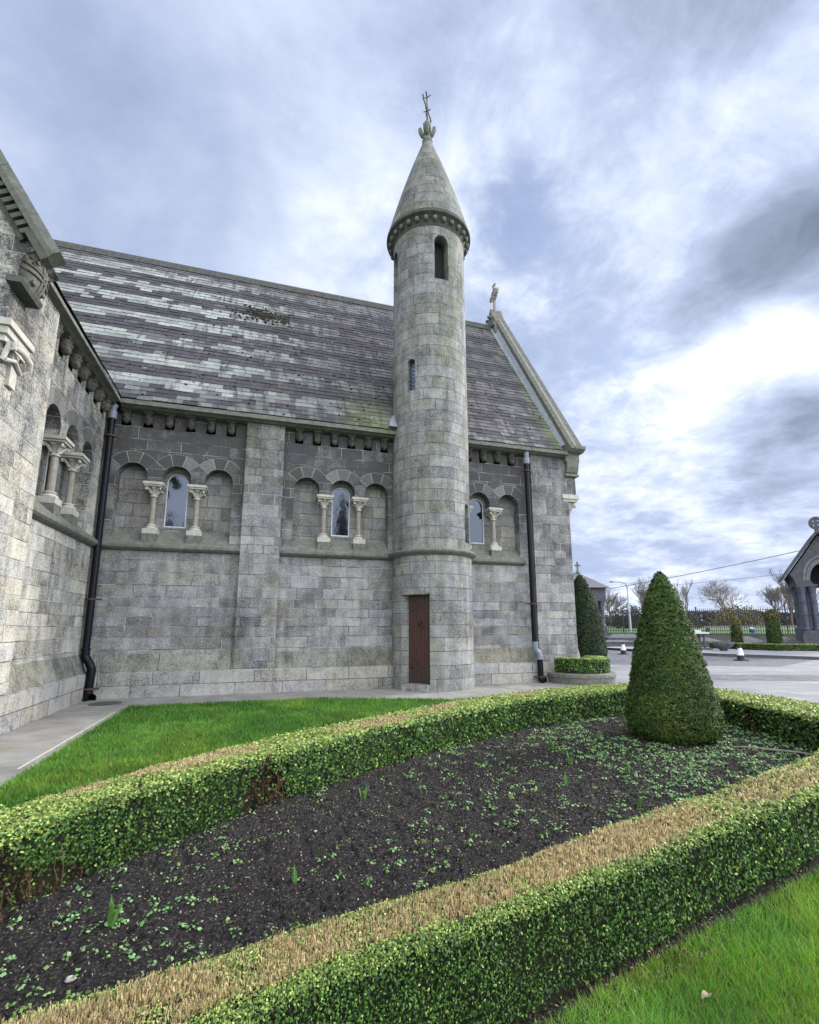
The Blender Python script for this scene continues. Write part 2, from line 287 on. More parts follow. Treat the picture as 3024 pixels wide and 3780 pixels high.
# ================================================ helpers
class MB:
    def __init__(s): s.v = []; s.f = []; s.c = []
    def add(s, vs, fs, col=None):
        o = len(s.v); s.v += [tuple(v) for v in vs]; s.f += [tuple(i+o for i in f) for f in fs]
        if col is not None: s.c += [col]*len(fs)
        return s
    def box(s, a, b, T=None, col=None):
        vs = [(x, y, z) for x in (a[0], b[0]) for y in (a[1], b[1]) for z in (a[2], b[2])]
        if T: vs = [T(*v) for v in vs]
        return s.add(vs, [(0, 1, 3, 2), (4, 6, 7, 5), (0, 4, 5, 1), (2, 3, 7, 6), (0, 2, 6, 4), (1, 5, 7, 3)], col)
    def lathe(s, prof, c=(0, 0), n=24, a0=0, a1=2*pi, cap=True, T=None):
        full = abs(a1-a0-2*pi) < 1e-6; m = n if full else n+1; vs = []
        for r, z in prof:
            for i in range(m):
                a = a0+(a1-a0)*i/n; p = (c[0]+r*cos(a), c[1]+r*sin(a), z); vs.append(T(*p) if T else p)
        fs = []
        for j in range(len(prof)-1):
            for i in range(n):
                k2 = (i+1) % m; fs.append((j*m+i, j*m+k2, (j+1)*m+k2, (j+1)*m+i))
        if cap and full: fs += [tuple(range(m))[::-1], tuple(range((len(prof)-1)*m, len(prof)*m))]
        return s.add(vs, fs)
    def tube(s, pts, rad, n=8, cap=True, col=None):
        pts = [Vector(p) for p in pts]; N = len(pts)
        if not hasattr(rad, '__len__'): rad = [rad]*N
        vs = []; prev = None
        for i, p in enumerate(pts):
            t = (pts[min(i+1, N-1)]-pts[max(i-1, 0)]).normalized()
            if prev is None: a = t.orthogonal().normalized()
            else:
                a = prev-t*prev.dot(t); a = a.normalized() if a.length > 1e-6 else t.orthogonal().normalized()
            prev = a; b = t.cross(a)
            for q in range(n): vs.append(p+(a*cos(2*pi*q/n)+b*sin(2*pi*q/n))*rad[i])
        fs = [(i*n+q, i*n+(q+1) % n, (i+1)*n+(q+1) % n, (i+1)*n+q) for i in range(N-1) for q in range(n)]
        if cap: fs += [tuple(range(n))[::-1], tuple(range((N-1)*n, N*n))]
        return s.add(vs, fs, col)
    def sphere(s, c, r, n=10, m=7, f=None):
        rx, ry, rz = r if hasattr(r, '__len__') else (r, r, r); vs = [(c[0], c[1], c[2]-rz)]
        for j in range(1, m):
            for i in range(n):
                th = pi*j/m; a = 2*pi*i/n; vs.append((c[0]+rx*sin(th)*cos(a), c[1]+ry*sin(th)*sin(a), c[2]-rz*cos(th)))
        vs.append((c[0], c[1], c[2]+rz)); L = len(vs)-1
        fs = [(0, 1+(i+1) % n, 1+i) for i in range(n)]
        fs += [(1+j*n+i, 1+j*n+(i+1) % n, 1+(j+1)*n+(i+1) % n, 1+(j+1)*n+i) for j in range(m-2) for i in range(n)]
        fs += [(L, 1+(m-2)*n+i, 1+(m-2)*n+(i+1) % n) for i in range(n)]
        if f: vs = [f(*v) for v in vs]
        return s.add(vs, fs)
    def extr(s, poly, d0, d1, T, holes=()):
        """closed outline (a,z) pushed from depth d0 to d1; T(a,d,z)"""
        loops = [poly]+list(holes); tri = tessellate_polygon([[Vector((a, z, 0)) for a, z in L] for L in loops])
        flat = [p for L in loops for p in L]
        s.add([T(a, d0, z) for a, z in flat], [tuple(t) for t in tri])
        s.add([T(a, d1, z) for a, z in flat], [tuple(t) for t in tri])
        for L in loops:
            n = len(L); s.add([T(a, d0, z) for a, z in L]+[T(a, d1, z) for a, z in L], [(i, (i+1) % n, n+(i+1) % n, n+i) for i in range(n)])
        return s
    def sweep(s, prof, p0, p1, T):
        """profile (d,z) run along a from p0 to p1"""
        n = len(prof); s.add([T(p0, d, z) for d, z in prof]+[T(p1, d, z) for d, z in prof], [(i, (i+1) % n, n+(i+1) % n, n+i) for i in range(n)]+[tuple(range(n)), tuple(range(n, 2*n))[::-1]])
        return s
def uv_box(me, off):
    vs = np.empty(len(me.vertices)*3, 'f'); me.vertices.foreach_get('co', vs); vs = vs.reshape(-1, 3)+np.array(off)
    lv = np.empty(len(me.loops), 'i'); me.loops.foreach_get('vertex_index', lv)
    nr = np.empty(len(me.polygons)*3, 'f'); me.polygons.foreach_get('normal', nr); nr = np.abs(nr.reshape(-1, 3))
    lt = np.empty(len(me.polygons), 'i'); me.polygons.foreach_get('loop_total', lt)
    n = np.repeat(nr, lt, axis=0); P = vs[lv]
    u = np.where(n[:, 0] > np.maximum(n[:, 1], n[:, 2]*.4), P[:, 1], P[:, 0]); v = np.where(n[:, 2] > .92, P[:, 1], P[:, 2])
    return np.stack([u, v], 1)
def uv_cyl(c, R):
    def f(me, off):
        vs = np.empty(len(me.vertices)*3, 'f'); me.vertices.foreach_get('co', vs); vs = vs.reshape(-1, 3)+np.array(off)
        lv = np.empty(len(me.loops), 'i'); me.loops.foreach_get('vertex_index', lv); P = vs[lv]
        a = np.arctan2(P[:, 1]-c[1], P[:, 0]-c[0]); a = np.where(a > pi*.5, a-2*pi, a)
        return np.stack([a*R, P[:, 2]], 1)
    return f
def finish(me, uvf, off, mt, smooth):
    if uvf:
        L = me.uv_layers.new(name='UVMap'); L.data.foreach_set('uv', uvf(me, off).astype('f').ravel())
    me.materials.append(mt)
    if smooth: me.shade_smooth()
def build(name, mb, mt, parent=None, uv=True, smooth=False, local=False, **tags):
    me = bpy.data.meshes.new(name); off = parent.location if (parent and not local) else Vector((0, 0, 0))
    if parent and parent.parent and not local: off = parent.parent.location+parent.location
    me.from_pydata([Vector(v)-off for v in mb.v], [], mb.f)
    if mb.c:
        a = me.attributes.new('Col', 'FLOAT_COLOR', 'FACE'); a.data.foreach_set('color', np.array([(*c, 1) for c in mb.c], 'f').ravel())
    me.update(); bm = bmesh.new(); bm.from_mesh(me); bmesh.ops.recalc_face_normals(bm, faces=bm.faces) if not mb.c else None; bm.to_mesh(me); bm.free(); me.update()
    finish(me, (uv if callable(uv) else uv_box) if uv else None, off, M[mt] if isinstance(mt, str) else mt, smooth)
    o = bpy.data.objects.new(name, me); COL.objects.link(o)
    if parent: o.parent = parent
    for a, b in tags.items(): o[a] = b
    return o
def thing(name, loc, label, category, group=None, rz=0):
    o = bpy.data.objects.new(name, None); COL.objects.link(o); o.location = loc; o.rotation_euler.z = rz; o.empty_display_size = .2
    o['label'] = label; o['category'] = category
    if group: o['group'] = group
    return o
def inst(o, parent, loc, rz=0, scale=None):
    c = o.copy(); COL.objects.link(c); c.parent = parent; c.location = loc; c.rotation_euler.z = rz
    if scale: c.scale = scale
    return c
def copy_tree(o, parent=None):
    c = o.copy(); COL.objects.link(c); c.parent = parent
    for ch in list(o.children): copy_tree(ch, c)
    return c
def vnoise(x, y, seed=0):
    x = np.asarray(x, float); y = np.asarray(y, float); xi = np.floor(x).astype(int); yi = np.floor(y).astype(int); fx = x-xi; fy = y-yi
    fx = fx*fx*(3-2*fx); fy = fy*fy*(3-2*fy)
    def h(a, b):
        v = np.sin(a*127.1+b*311.7+seed*74.7)*43758.5453; return v-np.floor(v)
    return (h(xi, yi)*(1-fx)+h(xi+1, yi)*fx)*(1-fy)+(h(xi, yi+1)*(1-fx)+h(xi+1, yi+1)*fx)*fy
def fbm(x, y, seed=0, o=3):
    r = 0; a = .5; s = 0
    for i in range(o): r = r+a*vnoise(np.asarray(x)*2**i, np.asarray(y)*2**i, seed+i*13); s += a; a *= .5
    return r/s
def npmesh(name, V, nper, C, mt, parent=None, smooth=False, **tags):
    """V (N*nper,3): one polygon per nper vertices; C (N,3) colour of each"""
    me = bpy.data.meshes.new(name); N = len(V)//nper
    me.vertices.add(len(V)); me.vertices.foreach_set('co', np.ascontiguousarray(V, 'f').ravel())
    me.loops.add(len(V)); me.loops.foreach_set('vertex_index', np.arange(len(V), dtype='i'))
    me.polygons.add(N); me.polygons.foreach_set('loop_start', np.arange(0, len(V), nper, dtype='i'))
    try: me.polygons.foreach_set('loop_total', np.full(N, nper, 'i'))
    except Exception: pass
    me.update(calc_edges=True)
    a = me.attributes.new('Col', 'FLOAT_COLOR', 'FACE'); a.data.foreach_set('color', np.concatenate([C, np.ones((N, 1))], 1).astype('f').ravel())
    me.materials.append(M[mt]); o = bpy.data.objects.new(name, me); COL.objects.link(o)
    if parent: o.parent = parent
    for a_, b_ in tags.items(): o[a_] = b_
    return o
def norm(a): return a/np.maximum(np.linalg.norm(a, axis=1, keepdims=True), 1e-9)
def leaves(P, Nn, L, Wd, tilt=.7, up=None):
    """pointed leaf quads at P facing about Nn"""
    n = len(P); nn = norm(Nn+rng.normal(0, tilt, (n, 3))); t = rng.normal(0, 1, (n, 3))
    if up is not None: t = t+np.array(up)*1.5
    t = norm(t-nn*(t*nn).sum(1, keepdims=True)); b = np.cross(nn, t)
    L = np.broadcast_to(L, n)[:, None]; Wd = np.broadcast_to(Wd, n)[:, None]
    return np.stack([P-t*L*.5, P+b*Wd*.5-t*L*.05, P+t*L*.5, P-b*Wd*.5-t*L*.05], 1).reshape(-1, 3)
def blades(P, h, w, lean=.35):
    n = len(P); a = rng.uniform(0, 2*pi, n); d = np.stack([np.cos(a), np.sin(a), np.zeros(n)], 1)
    b = rng.uniform(0, 2*pi, n); e = np.stack([np.cos(b), np.sin(b), np.zeros(n)], 1)
    h = np.broadcast_to(h, n)[:, None]; w = np.broadcast_to(w, n)[:, None]
    tip = P+np.array([0, 0, 1])*h+e*h*rng.uniform(0, lean, (n, 1))*1.4
    return np.stack([P-d*w*.5, P+d*w*.5, tip], 1).reshape(-1, 3)
def inpoly(x, y, poly):
    c = np.zeros(len(x), bool); n = len(poly)
    for i in range(n):
        x0, y0 = poly[i]; x1, y1 = poly[(i+1) % n]
        if y0 == y1: continue
        m = ((y0 > y) != (y1 > y)) & (x < (x1-x0)*(y-y0)/(y1-y0)+x0); c ^= m
    return c

# ================================================ ground
def sheet(name, poly, z, mt, **t):
    mb = MB(); tri = tessellate_polygon([[Vector((a, b, 0)) for a, b in poly]])
    mb.add([(a, b, z) for a, b in poly], [tuple(q) for q in tri]); return build(name, mb, mt, None, True, kind='structure', **t)
g = MB()
gx = sorted([-900, -300, -100, -40, -10, 0, 5, 9, 15, 24, 30]+[36+i*6 for i in range(14)]+[140, 180, 300, 600, 1200]); gy = sorted([-900, -300, -80, -20, 0, 10, 20, 30]+[36+i*6 for i in range(14)]+[150, 200, 300, 600, 1200])
# beyond the boundary wall the park lies about a metre higher; wall line runs from (34.8,42.5) to (42.7,29.4)
wn_ = Vector((13.1, 7.9)).normalized(); wp = Vector((34.8, 42.5))
def gz_(x, y):
    d = (Vector((x, y))-wp).dot(wn_)
    return -.03 if d < .3 else 1.0+min(max(d-3, 0), 60)*.013
vs = [(x, y, gz_(x, y)) for y in gy for x in gx]; nx = len(gx)
g.add(vs, [(j*nx+i, j*nx+i+1, (j+1)*nx+i+1, (j+1)*nx+i) for j in range(len(gy)-1) for i in range(nx-1)])
build('ground', g, 'turf', None, True, kind='structure')

# planting lines ----------------------------------------------------------
HB = .49; HFh = .455
bf = np.array([(-2.3, 3.0), (-1.75, 3.1), (-1.27, 3.42), (-.99, 3.87), (-.16, 4.56), (.57, 5.08), (1.40, 5.68), (2.5, 6.33), (4.07, 7.14), (5.4, 7.55), (6.48, 7.75), (7.5, 7.75)])
bb = np.array([(-2.5, 3.6), (-2.0, 3.72), (-1.52, 3.98), (-1.12, 4.36), (-.40, 5.12), (.45, 5.85), (1.45, 6.5), (2.4, 7.1), (3.6, 7.75), (5.2, 8.32), (6.3, 8.62), (8.1, 8.75)])
ff = np.array([(-.9, 1.35), (-.3, 1.68), (.15, 1.85), (.52, 1.95), (1.2, 2.07), (2.0, 2.28), (2.59, 2.43), (3.75, 2.68), (4.9, 3.0), (6.3, 3.55)])   # lawn side
fi = np.array([(-1.2, 1.75), (-.6, 2.02), (-.04, 2.15), (.57, 2.30), (1.21, 2.42), (1.94, 2.64), (2.55, 2.82), (3.23, 3.0), (4.98, 3.50), (6.2, 4.05)])  # bed side
rf = np.array([(7.5, 7.9), (7.42, 6.9), (7.32, 6.2), (7.18, 5.5), (6.85, 4.7), (6.3, 3.7), (6.1, 3.3)])
rb = np.array([(8.6, 8.1), (8.5, 7.3), (8.4, 6.4), (8.25, 5.5), (7.95, 4.6), (7.5, 3.6), (7.3, 3.1)])
# paving and paths
px1 = [(-2.4, 2.5), (-2.4, 11.75), (1.6, 11.72), (3.2, 11.05), (4.3, 10.6), (8.6, 10.35), (9.0, 10.8), (8.6, 14.2), (-4.2, 14.2), (-4.2, 2.5)]
sheet('path', px1, .006, 'path')
sheet('lawn', [(-2.4, 3.2), (-2.4, 11.75), (1.6, 11.72), (3.2, 11.05), (4.3, 10.6), (8.6, 10.35), (8.7, 7.2), (5, 7.9), (1.3, 6.2), (-1, 4.2), (-1.6, 3.5)], .010, 'turf')
sheet('garden_lawn', [(-1.5, -4), (-1.5, 1.15), (.15, 1.78), (1.2, 1.98), (2.59, 2.30), (4.9, 2.85), (6.3, 3.4), (9.6, 3.2), (10, -4)], .004, 'turf')
sheet('forecourt', [(8.55, -6), (8.62, 10.4), (9.0, 10.8), (8.6, 14.2), (9.9, 14.3), (9.9, 60), (25.0, 60), (25.0, 21.9), (26.95, 17.8), (36, -6)], .0, 'slabs')
k0 = Vector((24.8, 22.7))
sheet('setts_band', [(14.5, 19.0), (17.5, 27.5), (22.2, 30.5), (24.5, 29.8), (24.70, 22.4), (26.6, 17.9), (21, 15.5)], .005, 'setts')
sheet('setts_path', [(12.5, 14.6), (13.4, 14.3), (30, 7.5), (30, 5.6), (13.0, 12.4), (11.5, 13.2)], .005, 'setts')
pvp = [(25.02, 60), (25.02, 21.95), (26.97, 17.85), (36.1, -6), (60, -6), (48, 20), (42.2, 29.4), (34.4, 42.3), (24, 58)]
mb = MB(); mb.extr([(a, b) for a, b in pvp], -.02, .15, lambda a, d, z: (a, z, d)); build('pavement', mb, 'pavement', None, True, kind='structure')
mb = MB(); kl = [(25.0, 60), (25.0, 21.93), (26.94, 17.83), (36.05, -6)]
for (a, b), (c, d) in zip(kl, kl[1:]):
    e = Vector((c-a, d-b)).normalized(); nn = Vector((e.y, -e.x))*-.14
    mb.add([(a, b, -.02), (c, d, -.02), (c, d, .156), (a, b, .156), (a-nn.x*-1, b-nn.y*-1, -.02), (c+nn.x, d+nn.y, -.02), (c+nn.x, d+nn.y, .156), (a+nn.x, b+nn.y, .156)], [(0, 1, 2, 3), (4, 5, 6, 7), (3, 2, 6, 7), (0, 3, 7, 4), (1, 2, 6, 5)])
build('kerb', mb, 'kerb', None, True, kind='structure')
# bed soil, slightly mounded and cloddy
bedpoly = [tuple(p) for p in fi]+[(6.6, 3.9), (7.1, 4.9), (7.45, 5.8), (7.6, 7), (7.6, 8.0)]+[tuple(p) for p in bf[::-1]]+[(-2.6, 2.4)]
def soilz(x, y): return .012+.05*fbm(x*.9, y*.9, 3)+.045*(fbm(x*9, y*9, 5, 2)-.5)+.050*np.abs(fbm(x*17, y*17, 8, 2)-.5)
xs = np.arange(-2.7, 8.0, .018); ys = np.arange(1.3, 8.9, .018); XX, YY = np.meshgrid(xs, ys); ins = inpoly(XX.ravel(), YY.ravel(), [tuple(p) for p in (bedpoly)]).reshape(XX.shape)
# let the soil run a little under the hedges
pad = ins.copy()
for s_ in range(8):
    q = pad.copy(); q[1:] |= pad[:-1]; q[:-1] |= pad[1:]; q[:, 1:] |= pad[:, :-1]; q[:, :-1] |= pad[:, 1:]; pad = q
ZZ = soilz(XX, YY)*1.0+rng.normal(0, .0035, XX.shape)
idx = -np.ones(XX.shape, int); idx[pad] = np.arange(pad.sum())
qm = pad[:-1, :-1] & pad[1:, :-1] & pad[:-1, 1:] & pad[1:, 1:]
F = np.stack([idx[:-1, :-1][qm], idx[:-1, 1:][qm], idx[1:, 1:][qm], idx[1:, :-1][qm]], 1)
me = bpy.data.meshes.new('soil_bed'); me.from_pydata(np.stack([XX[pad], YY[pad], ZZ[pad]], 1).tolist(), [], F.tolist()); me.materials.append(M['soil'])
o = bpy.data.objects.new('soil_bed', me); COL.objects.link(o); o['kind'] = 'structure'
# bare litter strip between the near hedge and the grass
mb = MB(); n_ = len(ff)
vs = []
for i in range(n_): vs += [(ff[i][0], ff[i][1]+.1, .008), (ff[i][0]+.03, ff[i][1]-.12-.05*random.random(), .010)]
mb.add(vs, [(2*i, 2*i+1, 2*i+3, 2*i+2) for i in range(n_-1)]); build('soil_strip', mb, 'soil', None, True, kind='structure')

# ================================================ chapel
CH = thing('stone_chapel', (3, 16, 0), 'grey ashlar chapel with banded slate roof, arcaded windows and a projecting left wing', 'chapel')
TN = lambda a, d, z: (a, 13.5-d, z)          # nave wall: a = X, d = towards camera
TW = lambda a, d, z: (-3.85+d, a, z)         # wing wall: a = Y, d = towards +X
def arch(c, hw, spring, n=14, up=True):
    return [(c+hw*cos(pi*i/n), spring+hw*sin(pi*i/n)) for i in range(n+1)]
def triple(cs, hw=.35, zb=3.80, sp=5.45, ab=5.30):
    pts = []
    cs = sorted(cs)
    pts.append((cs[0]-hw, zb))
    for i, c in enumerate(cs):
        if i: pts.append((c-hw, ab))
        pts += arch(c, hw, sp)[::-1]
        if i < len(cs)-1: pts.append((c+hw, ab))
    pts.append((cs[-1]+hw, zb)); return pts
ws = MB(); rec = MB()
bays = [(TN, -3.72, -.5, (-3.20, -2.17, -1.14)), (TN, .5, 4.4, (1.17, 2.18, 3.17)), (TN, 5.2, 8.25, (5.46, 6.47, 7.48)), (TW, 9.42, 13.4, (10.30, 11.31, 12.26))]
walls = {}
for bi, (T, a0, a1, cs) in enumerate(bays):
    w = MB(); hole = triple(cs)
    w.extr([(a0, 1.0), (a1, 1.0), (a1, 7.3), (a0, 7.3)], 0, -.30, T, [hole]) if bi < 3 else w.extr([(a0, 1.0), (a1, 1.0), (a1, 7.3), (a0, 7.3)], 0, -.30, T, [hole])
    walls[bi] = w
    b = MB(); wc = cs[1]; win = [(wc-.26, 4.21), (wc-.26, 5.40)]+arch(wc, .26, 5.40)[::-1][1:-1]+[(wc+.26, 5.40), (wc+.26, 4.21)]
    b.extr([(cs[0]-.45, 3.7), (cs[2]+.45, 3.7), (cs[2]+.45, 5.95), (cs[0]-.45, 5.95)], -.303, -.45, T, [win])
    build('recess_panel', b, 'ash_recess', CH)
    # weathered sill
    s_ = MB(); s_.add([T(cs[0]-.35, .002, 3.80), T(cs[2]+.35, .002, 3.80), T(cs[2]+.35, -.31, 4.09), T(cs[0]-.35, -.31, 4.09)], [(0, 1, 2, 3)])
    e0, e1 = (a0, a1) if bi != 2 else (5.2, 7.93)
    if bi == 0: e0 = -3.85
    if bi == 3: e1 = 13.5; e0 = 9.42
    s_.sweep([(.0, 3.80), (.15, 3.665), (.15, 3.60), (.11, 3.56), (.05, 3.53), (0.0, 3.52)], e0, e1, T)
    build('string_course', s_, 'trim', CH)
    # window: thin white frame and its pane
    fr = MB(); o_ = [(wc-.26, 4.21), (wc-.26, 5.40)]+arch(wc, .26, 5.40)[::-1][1:-1]+[(wc+.26, 5.40), (wc+.26, 4.21)]
    i_ = [(wc-.235, 4.24), (wc-.235, 5.40)]+arch(wc, .235, 5.40)[::-1][1:-1]+[(wc+.235, 5.40), (wc+.235, 4.24)]
    fr.extr(o_, -.30, -.36, T, [i_]); root_ = build('window', fr, 'white', CH)
    pn = MB(); pn.extr(i_, -.33, -.345, T); 
    pane = build('pane', pn, 'glass', CH); pane.parent = root_
    # three voussoirs to each arch, lime joints between
    vo = MB(); jt = MB()
    for c in cs:
        for q in range(3):
            A0 = R_(38+q*34.7); A1 = R_(38+(q+1)*34.7)-.035
            g_ = random.choice([.05, .07, .09, .13]); ring = []
            for rads, rev in ((.36, 0), (.655, 1)):
                aa = [A0+(A1-A0)*i/6 for i in range(7)]
                ring += [(c+rads*cos(x), 5.45+rads*sin(x)) for x in (aa[::-1] if rev else aa)]
            vo.c = vo.c; k_ = len(vo.f); vo.extr(ring, .006, -.02, T); 
            vo.c += [(g_, g_, g_*.98)]*(len(vo.f)-k_)
        aa = [R_(38+104*i/20) for i in range(21)]
        jt.extr([(c+.352*cos(x), 5.45+.352*sin(x)) for x in aa]+[(c+.665*cos(x), 5.45+.665*sin(x)) for x in aa[::-1]], .003, -.02, T)
        for sx in (-1, 1):   # diagonal joints that fall from the crossing of two arches
            x0 = c+sx*.512; jt.extr([(x0, 5.85), (x0-sx*.012, 5.862), (c+sx*.352*cos(R_(38)), 5.45+.352*sin(R_(38))+.012), (c+sx*.352*cos(R_(38)), 5.45+.352*sin(R_(38)))], .0035, -.02, T)
    m_ = 'voussoir'
    if m_ not in M:
        m, t, p = mat(m_); P = geo(t); a = t.new('ShaderNodeAttribute'); a.attribute_name = 'Col'
        f = t.noise(P, 18, 4, .75); t.put(p.inputs['Base Color'], t.mix(1., a.outputs[0], t.ramp(f, [(.2, .6), (.8, 1.7)]), 'MULTIPLY')); p.inputs['Roughness'].default_value = .9; bump(t, p, f, .6, .01); M[m_] = m
        M['lime'] = stone('lime_joint', (.22, .22, .2), (.36, .36, .33), 12)
    v_ = build('arch_ring', vo, 'voussoir', CH); j_ = build('joint', jt, 'lime', CH); j_.parent = v_
for bi, w in walls.items():
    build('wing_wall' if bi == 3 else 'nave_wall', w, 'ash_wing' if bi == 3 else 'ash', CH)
# hidden runs of wall, west front, backing so that nothing is hollow
w = MB(); w.box((-3.9, 13.98, 0), (9.89, 14.2, 7.3)); w.box((9.6, 13.9, 0), (9.9, 23, 7.4)); w.box((-4.5, 8.35, 0), (-4.35, 13.9, 7.3))
w.extr([(13.2, 7.2), (22.8, 7.2), (18.0, 14.9)], 9.5, 9.9, lambda a, d, z: (d, a, z))
build('west_front', w, 'ash_corner', CH)
# plinth: vertical footing and a long battered weathering
pl = MB(); P_ = [(.20, -.02), (.20, .58), (.15, .60), (.0, 1.02), (-.12, 1.02), (-.12, -.02)]
pl.sweep(P_, -4.05, 9.72, TN); pl.sweep(P_, 7.70, 13.42, TW)
build('plinth', pl, 'plinth', CH)
# batter face: one course of big dark stones, darkened further to shade the slope
for T, a0, a1 in ((TN, -3.70, -.52), (TN, .52, 4.3), (TN, 5.6, 8.2), (TW, 9.45, 13.3)):
    bt = MB(); bt.extr([(a0, 0), (a1, 0), (a1, 1), (a0, 1)], 0, 1, lambda x, d, z: T(x, (.153-.153*z)+.006*d-.001, .605+.413*z)); build('weathering', bt, 'weather_ash', CH)
# buttresses
b = MB(); b.box((-.5, -.1, .62), (.5, .15, 7.22), TN); build('buttress', b, 'ash_butt', CH)
b = MB(); b.extr([(8.25, .62), (9.62, .62), (9.62, 5.35), (9.62, 5.95), (9.92, 5.95), (9.92, 7.4), (8.25, 7.4)], .15, -.6, TN); build('corner_pier', b, 'ash_corner', CH)
b = MB(); b.box((7.76, -.6, .62), (9.42, .2, 7.21), TW); b.extr([(-3.66, 7.195), (-14.3, 7.195), (-14.3, .0), (-3.95, .0), (-3.66, .6)], 7.75, 8.3, lambda a, d, z: (a, d, z))
b.extr([(-3.37, 7.2), (-14.6, 7.2), (-9, 16.3)], 7.755, 8.3, lambda a, d, z: (a, d, z)); build('wing_gable', b, 'ash_wing', CH)
# cornice
for (T, a0, a1, dd) in ((TN, -3.55, 4.2, .40), (TN, 5.4, 9.55, .40), (TW, 8.3, 13.1, .32)):
    c = MB(); c.sweep([(-.05, 7.17), (dd-.16, 7.17), (dd-.10, 7.20), (dd, 7.215), (dd, 7.275), (dd-.03, 7.285), (dd-.03, 7.345), (-.05, 7.42)], a0, a1, T); build('cornice', c, 'trim', CH)
# carved heads
def head_mesh(kind):
    mb = MB(); mb.box((-.115, 0, .0), (.115, .14, .42)); mb.add([(-.115, 0, .42), (.115, 0, .42), (.115, -.17, .42), (-.115, -.17, .42), (-.115, 0, .30), (.115, 0, .30), (.115, -.15, .34), (-.115, -.15, .34)], [(0, 1, 2, 3), (4, 5, 6, 7), (2, 3, 7, 6), (0, 3, 7, 4), (1, 2, 6, 5)])
    def f(x, y, z):
        fz = (z-.2)/.17; front = max(0, -(y+.06))/.11
        if abs(x) < .022 and -.25 < fz < .25 and front > .5: y -= .035*(1-abs(fz)/.3)          # nose
        if .025 < abs(x) < .06 and .05 < fz < .35 and front > .4: y += .022                     # eye sockets
        if abs(fz-.5) < .15 and front > .3: y -= .014                                         # brow
        if abs(x) < .045 and -.55 < fz < -.38 and front > .3: y += .012                         # mouth
        if kind == 1 and fz < -.35: y -= .02; x *= 1.12; z -= .02                               # beard
        if kind == 2 and fz > .3: x *= 1.15; y -= .01                                           # wavy hair
        return x, y, z
    mb.sphere((0, -.06, .2), (.095, .115, .17), 28, 22, f)
    if kind != 1:
        for s_ in (-1, 1): mb.sphere((s_*.09, -.03, .2), (.025, .06, .13), 8, 8)
    mb.sphere((0, -.035, .30), (.105, .11, .09), 16, 8)
    return mb
def corbel(kind, parent): return build('corbel_head', head_mesh(kind), 'headst', parent, True, smooth=False, local=True)
heads = [corbel(i, CH) for i in range(3)]; used = [False]*3
def put_head(T, a, rz):
    kd = random.randrange(3); p = Vector(T(a, .0, 6.77))-CH.location
    if not used[kd]: used[kd] = True; heads[kd].location = p; heads[kd].rotation_euler.z = rz
    else: inst(heads[kd], CH, p, rz)
for a in [-3.46+.51*i for i in range(6)]+[.91+.496*i for i in range(6)]+[6.12+.5*i for i in range(4)]: put_head(TN, a, 0)
for a in [9.65+.53*i for i in range(7)]: put_head(TW, a, pi/2)
# columns between the arches
def column(parent):
    s_ = MB(); s_.lathe([(.066, 4.22), (.064, 4.6), (.060, 4.93)], n=16)
    o = build('column', s_, 'shaft', parent, True, smooth=False, local=True)
    b = MB(); b.box((-.17, -.16, 3.66), (.17, .17, 3.965)); p = build('pedestal', b, 'weather', o, True, local=True)
    b = MB(); b.box((-.175, -.165, 3.965), (.175, .175, 4.09)); b.lathe([(.155, 4.09), (.16, 4.12), (.14, 4.145), (.11, 4.15), (.105, 4.175), (.12, 4.19), (.115, 4.21), (.08, 4.225)], n=20); build('base', b, 'cream', o, True, local=True)
    c = MB(); c.lathe([(.07, 4.93), (.095, 4.94), (.095, 4.965), (.07, 4.98), (.075, 5.05), (.11, 5.14), (.17, 5.21)], n=20)
    for sx in (-1, 1):
        for sy in (-1, 1):
            c.tube([(sx*.05, sy*.05, 5.02), (sx*.09, sy*.09, 5.10), (sx*.14, sy*.14, 5.165), (sx*.165, sy*.165, 5.15), (sx*.165, sy*.165, 5.115), (sx*.14, sy*.14, 5.11)], [.03, .03, .03, .028, .024, .018], 7)
    for sy in (-1, 1): c.sphere((0, sy*.13, 5.165), (.05, .035, .04), 8, 6); c.sphere((sy*.13, 0, 5.165), (.035, .05, .04), 8, 6)
    c.box((-.205, -.205, 5.19), (.205, .205, 5.235)); c.box((-.235, -.235, 5.235), (.235, .235, 5.30)); build('capital', c, 'cream', o, True, local=True)
    return o
col0 = None
for T, _, _, cs in bays:
    for i in (0, 1):
        a = (cs[i]+cs[i+1])/2; p = Vector(T(a, -.10, 0))-CH.location; rz = pi/2 if T is TW else 0
        if col0 is None: col0 = column(CH); c_ = col0
        else: c_ = copy_tree(col0, CH)
        c_.location = p; c_.rotation_euler.z = rz
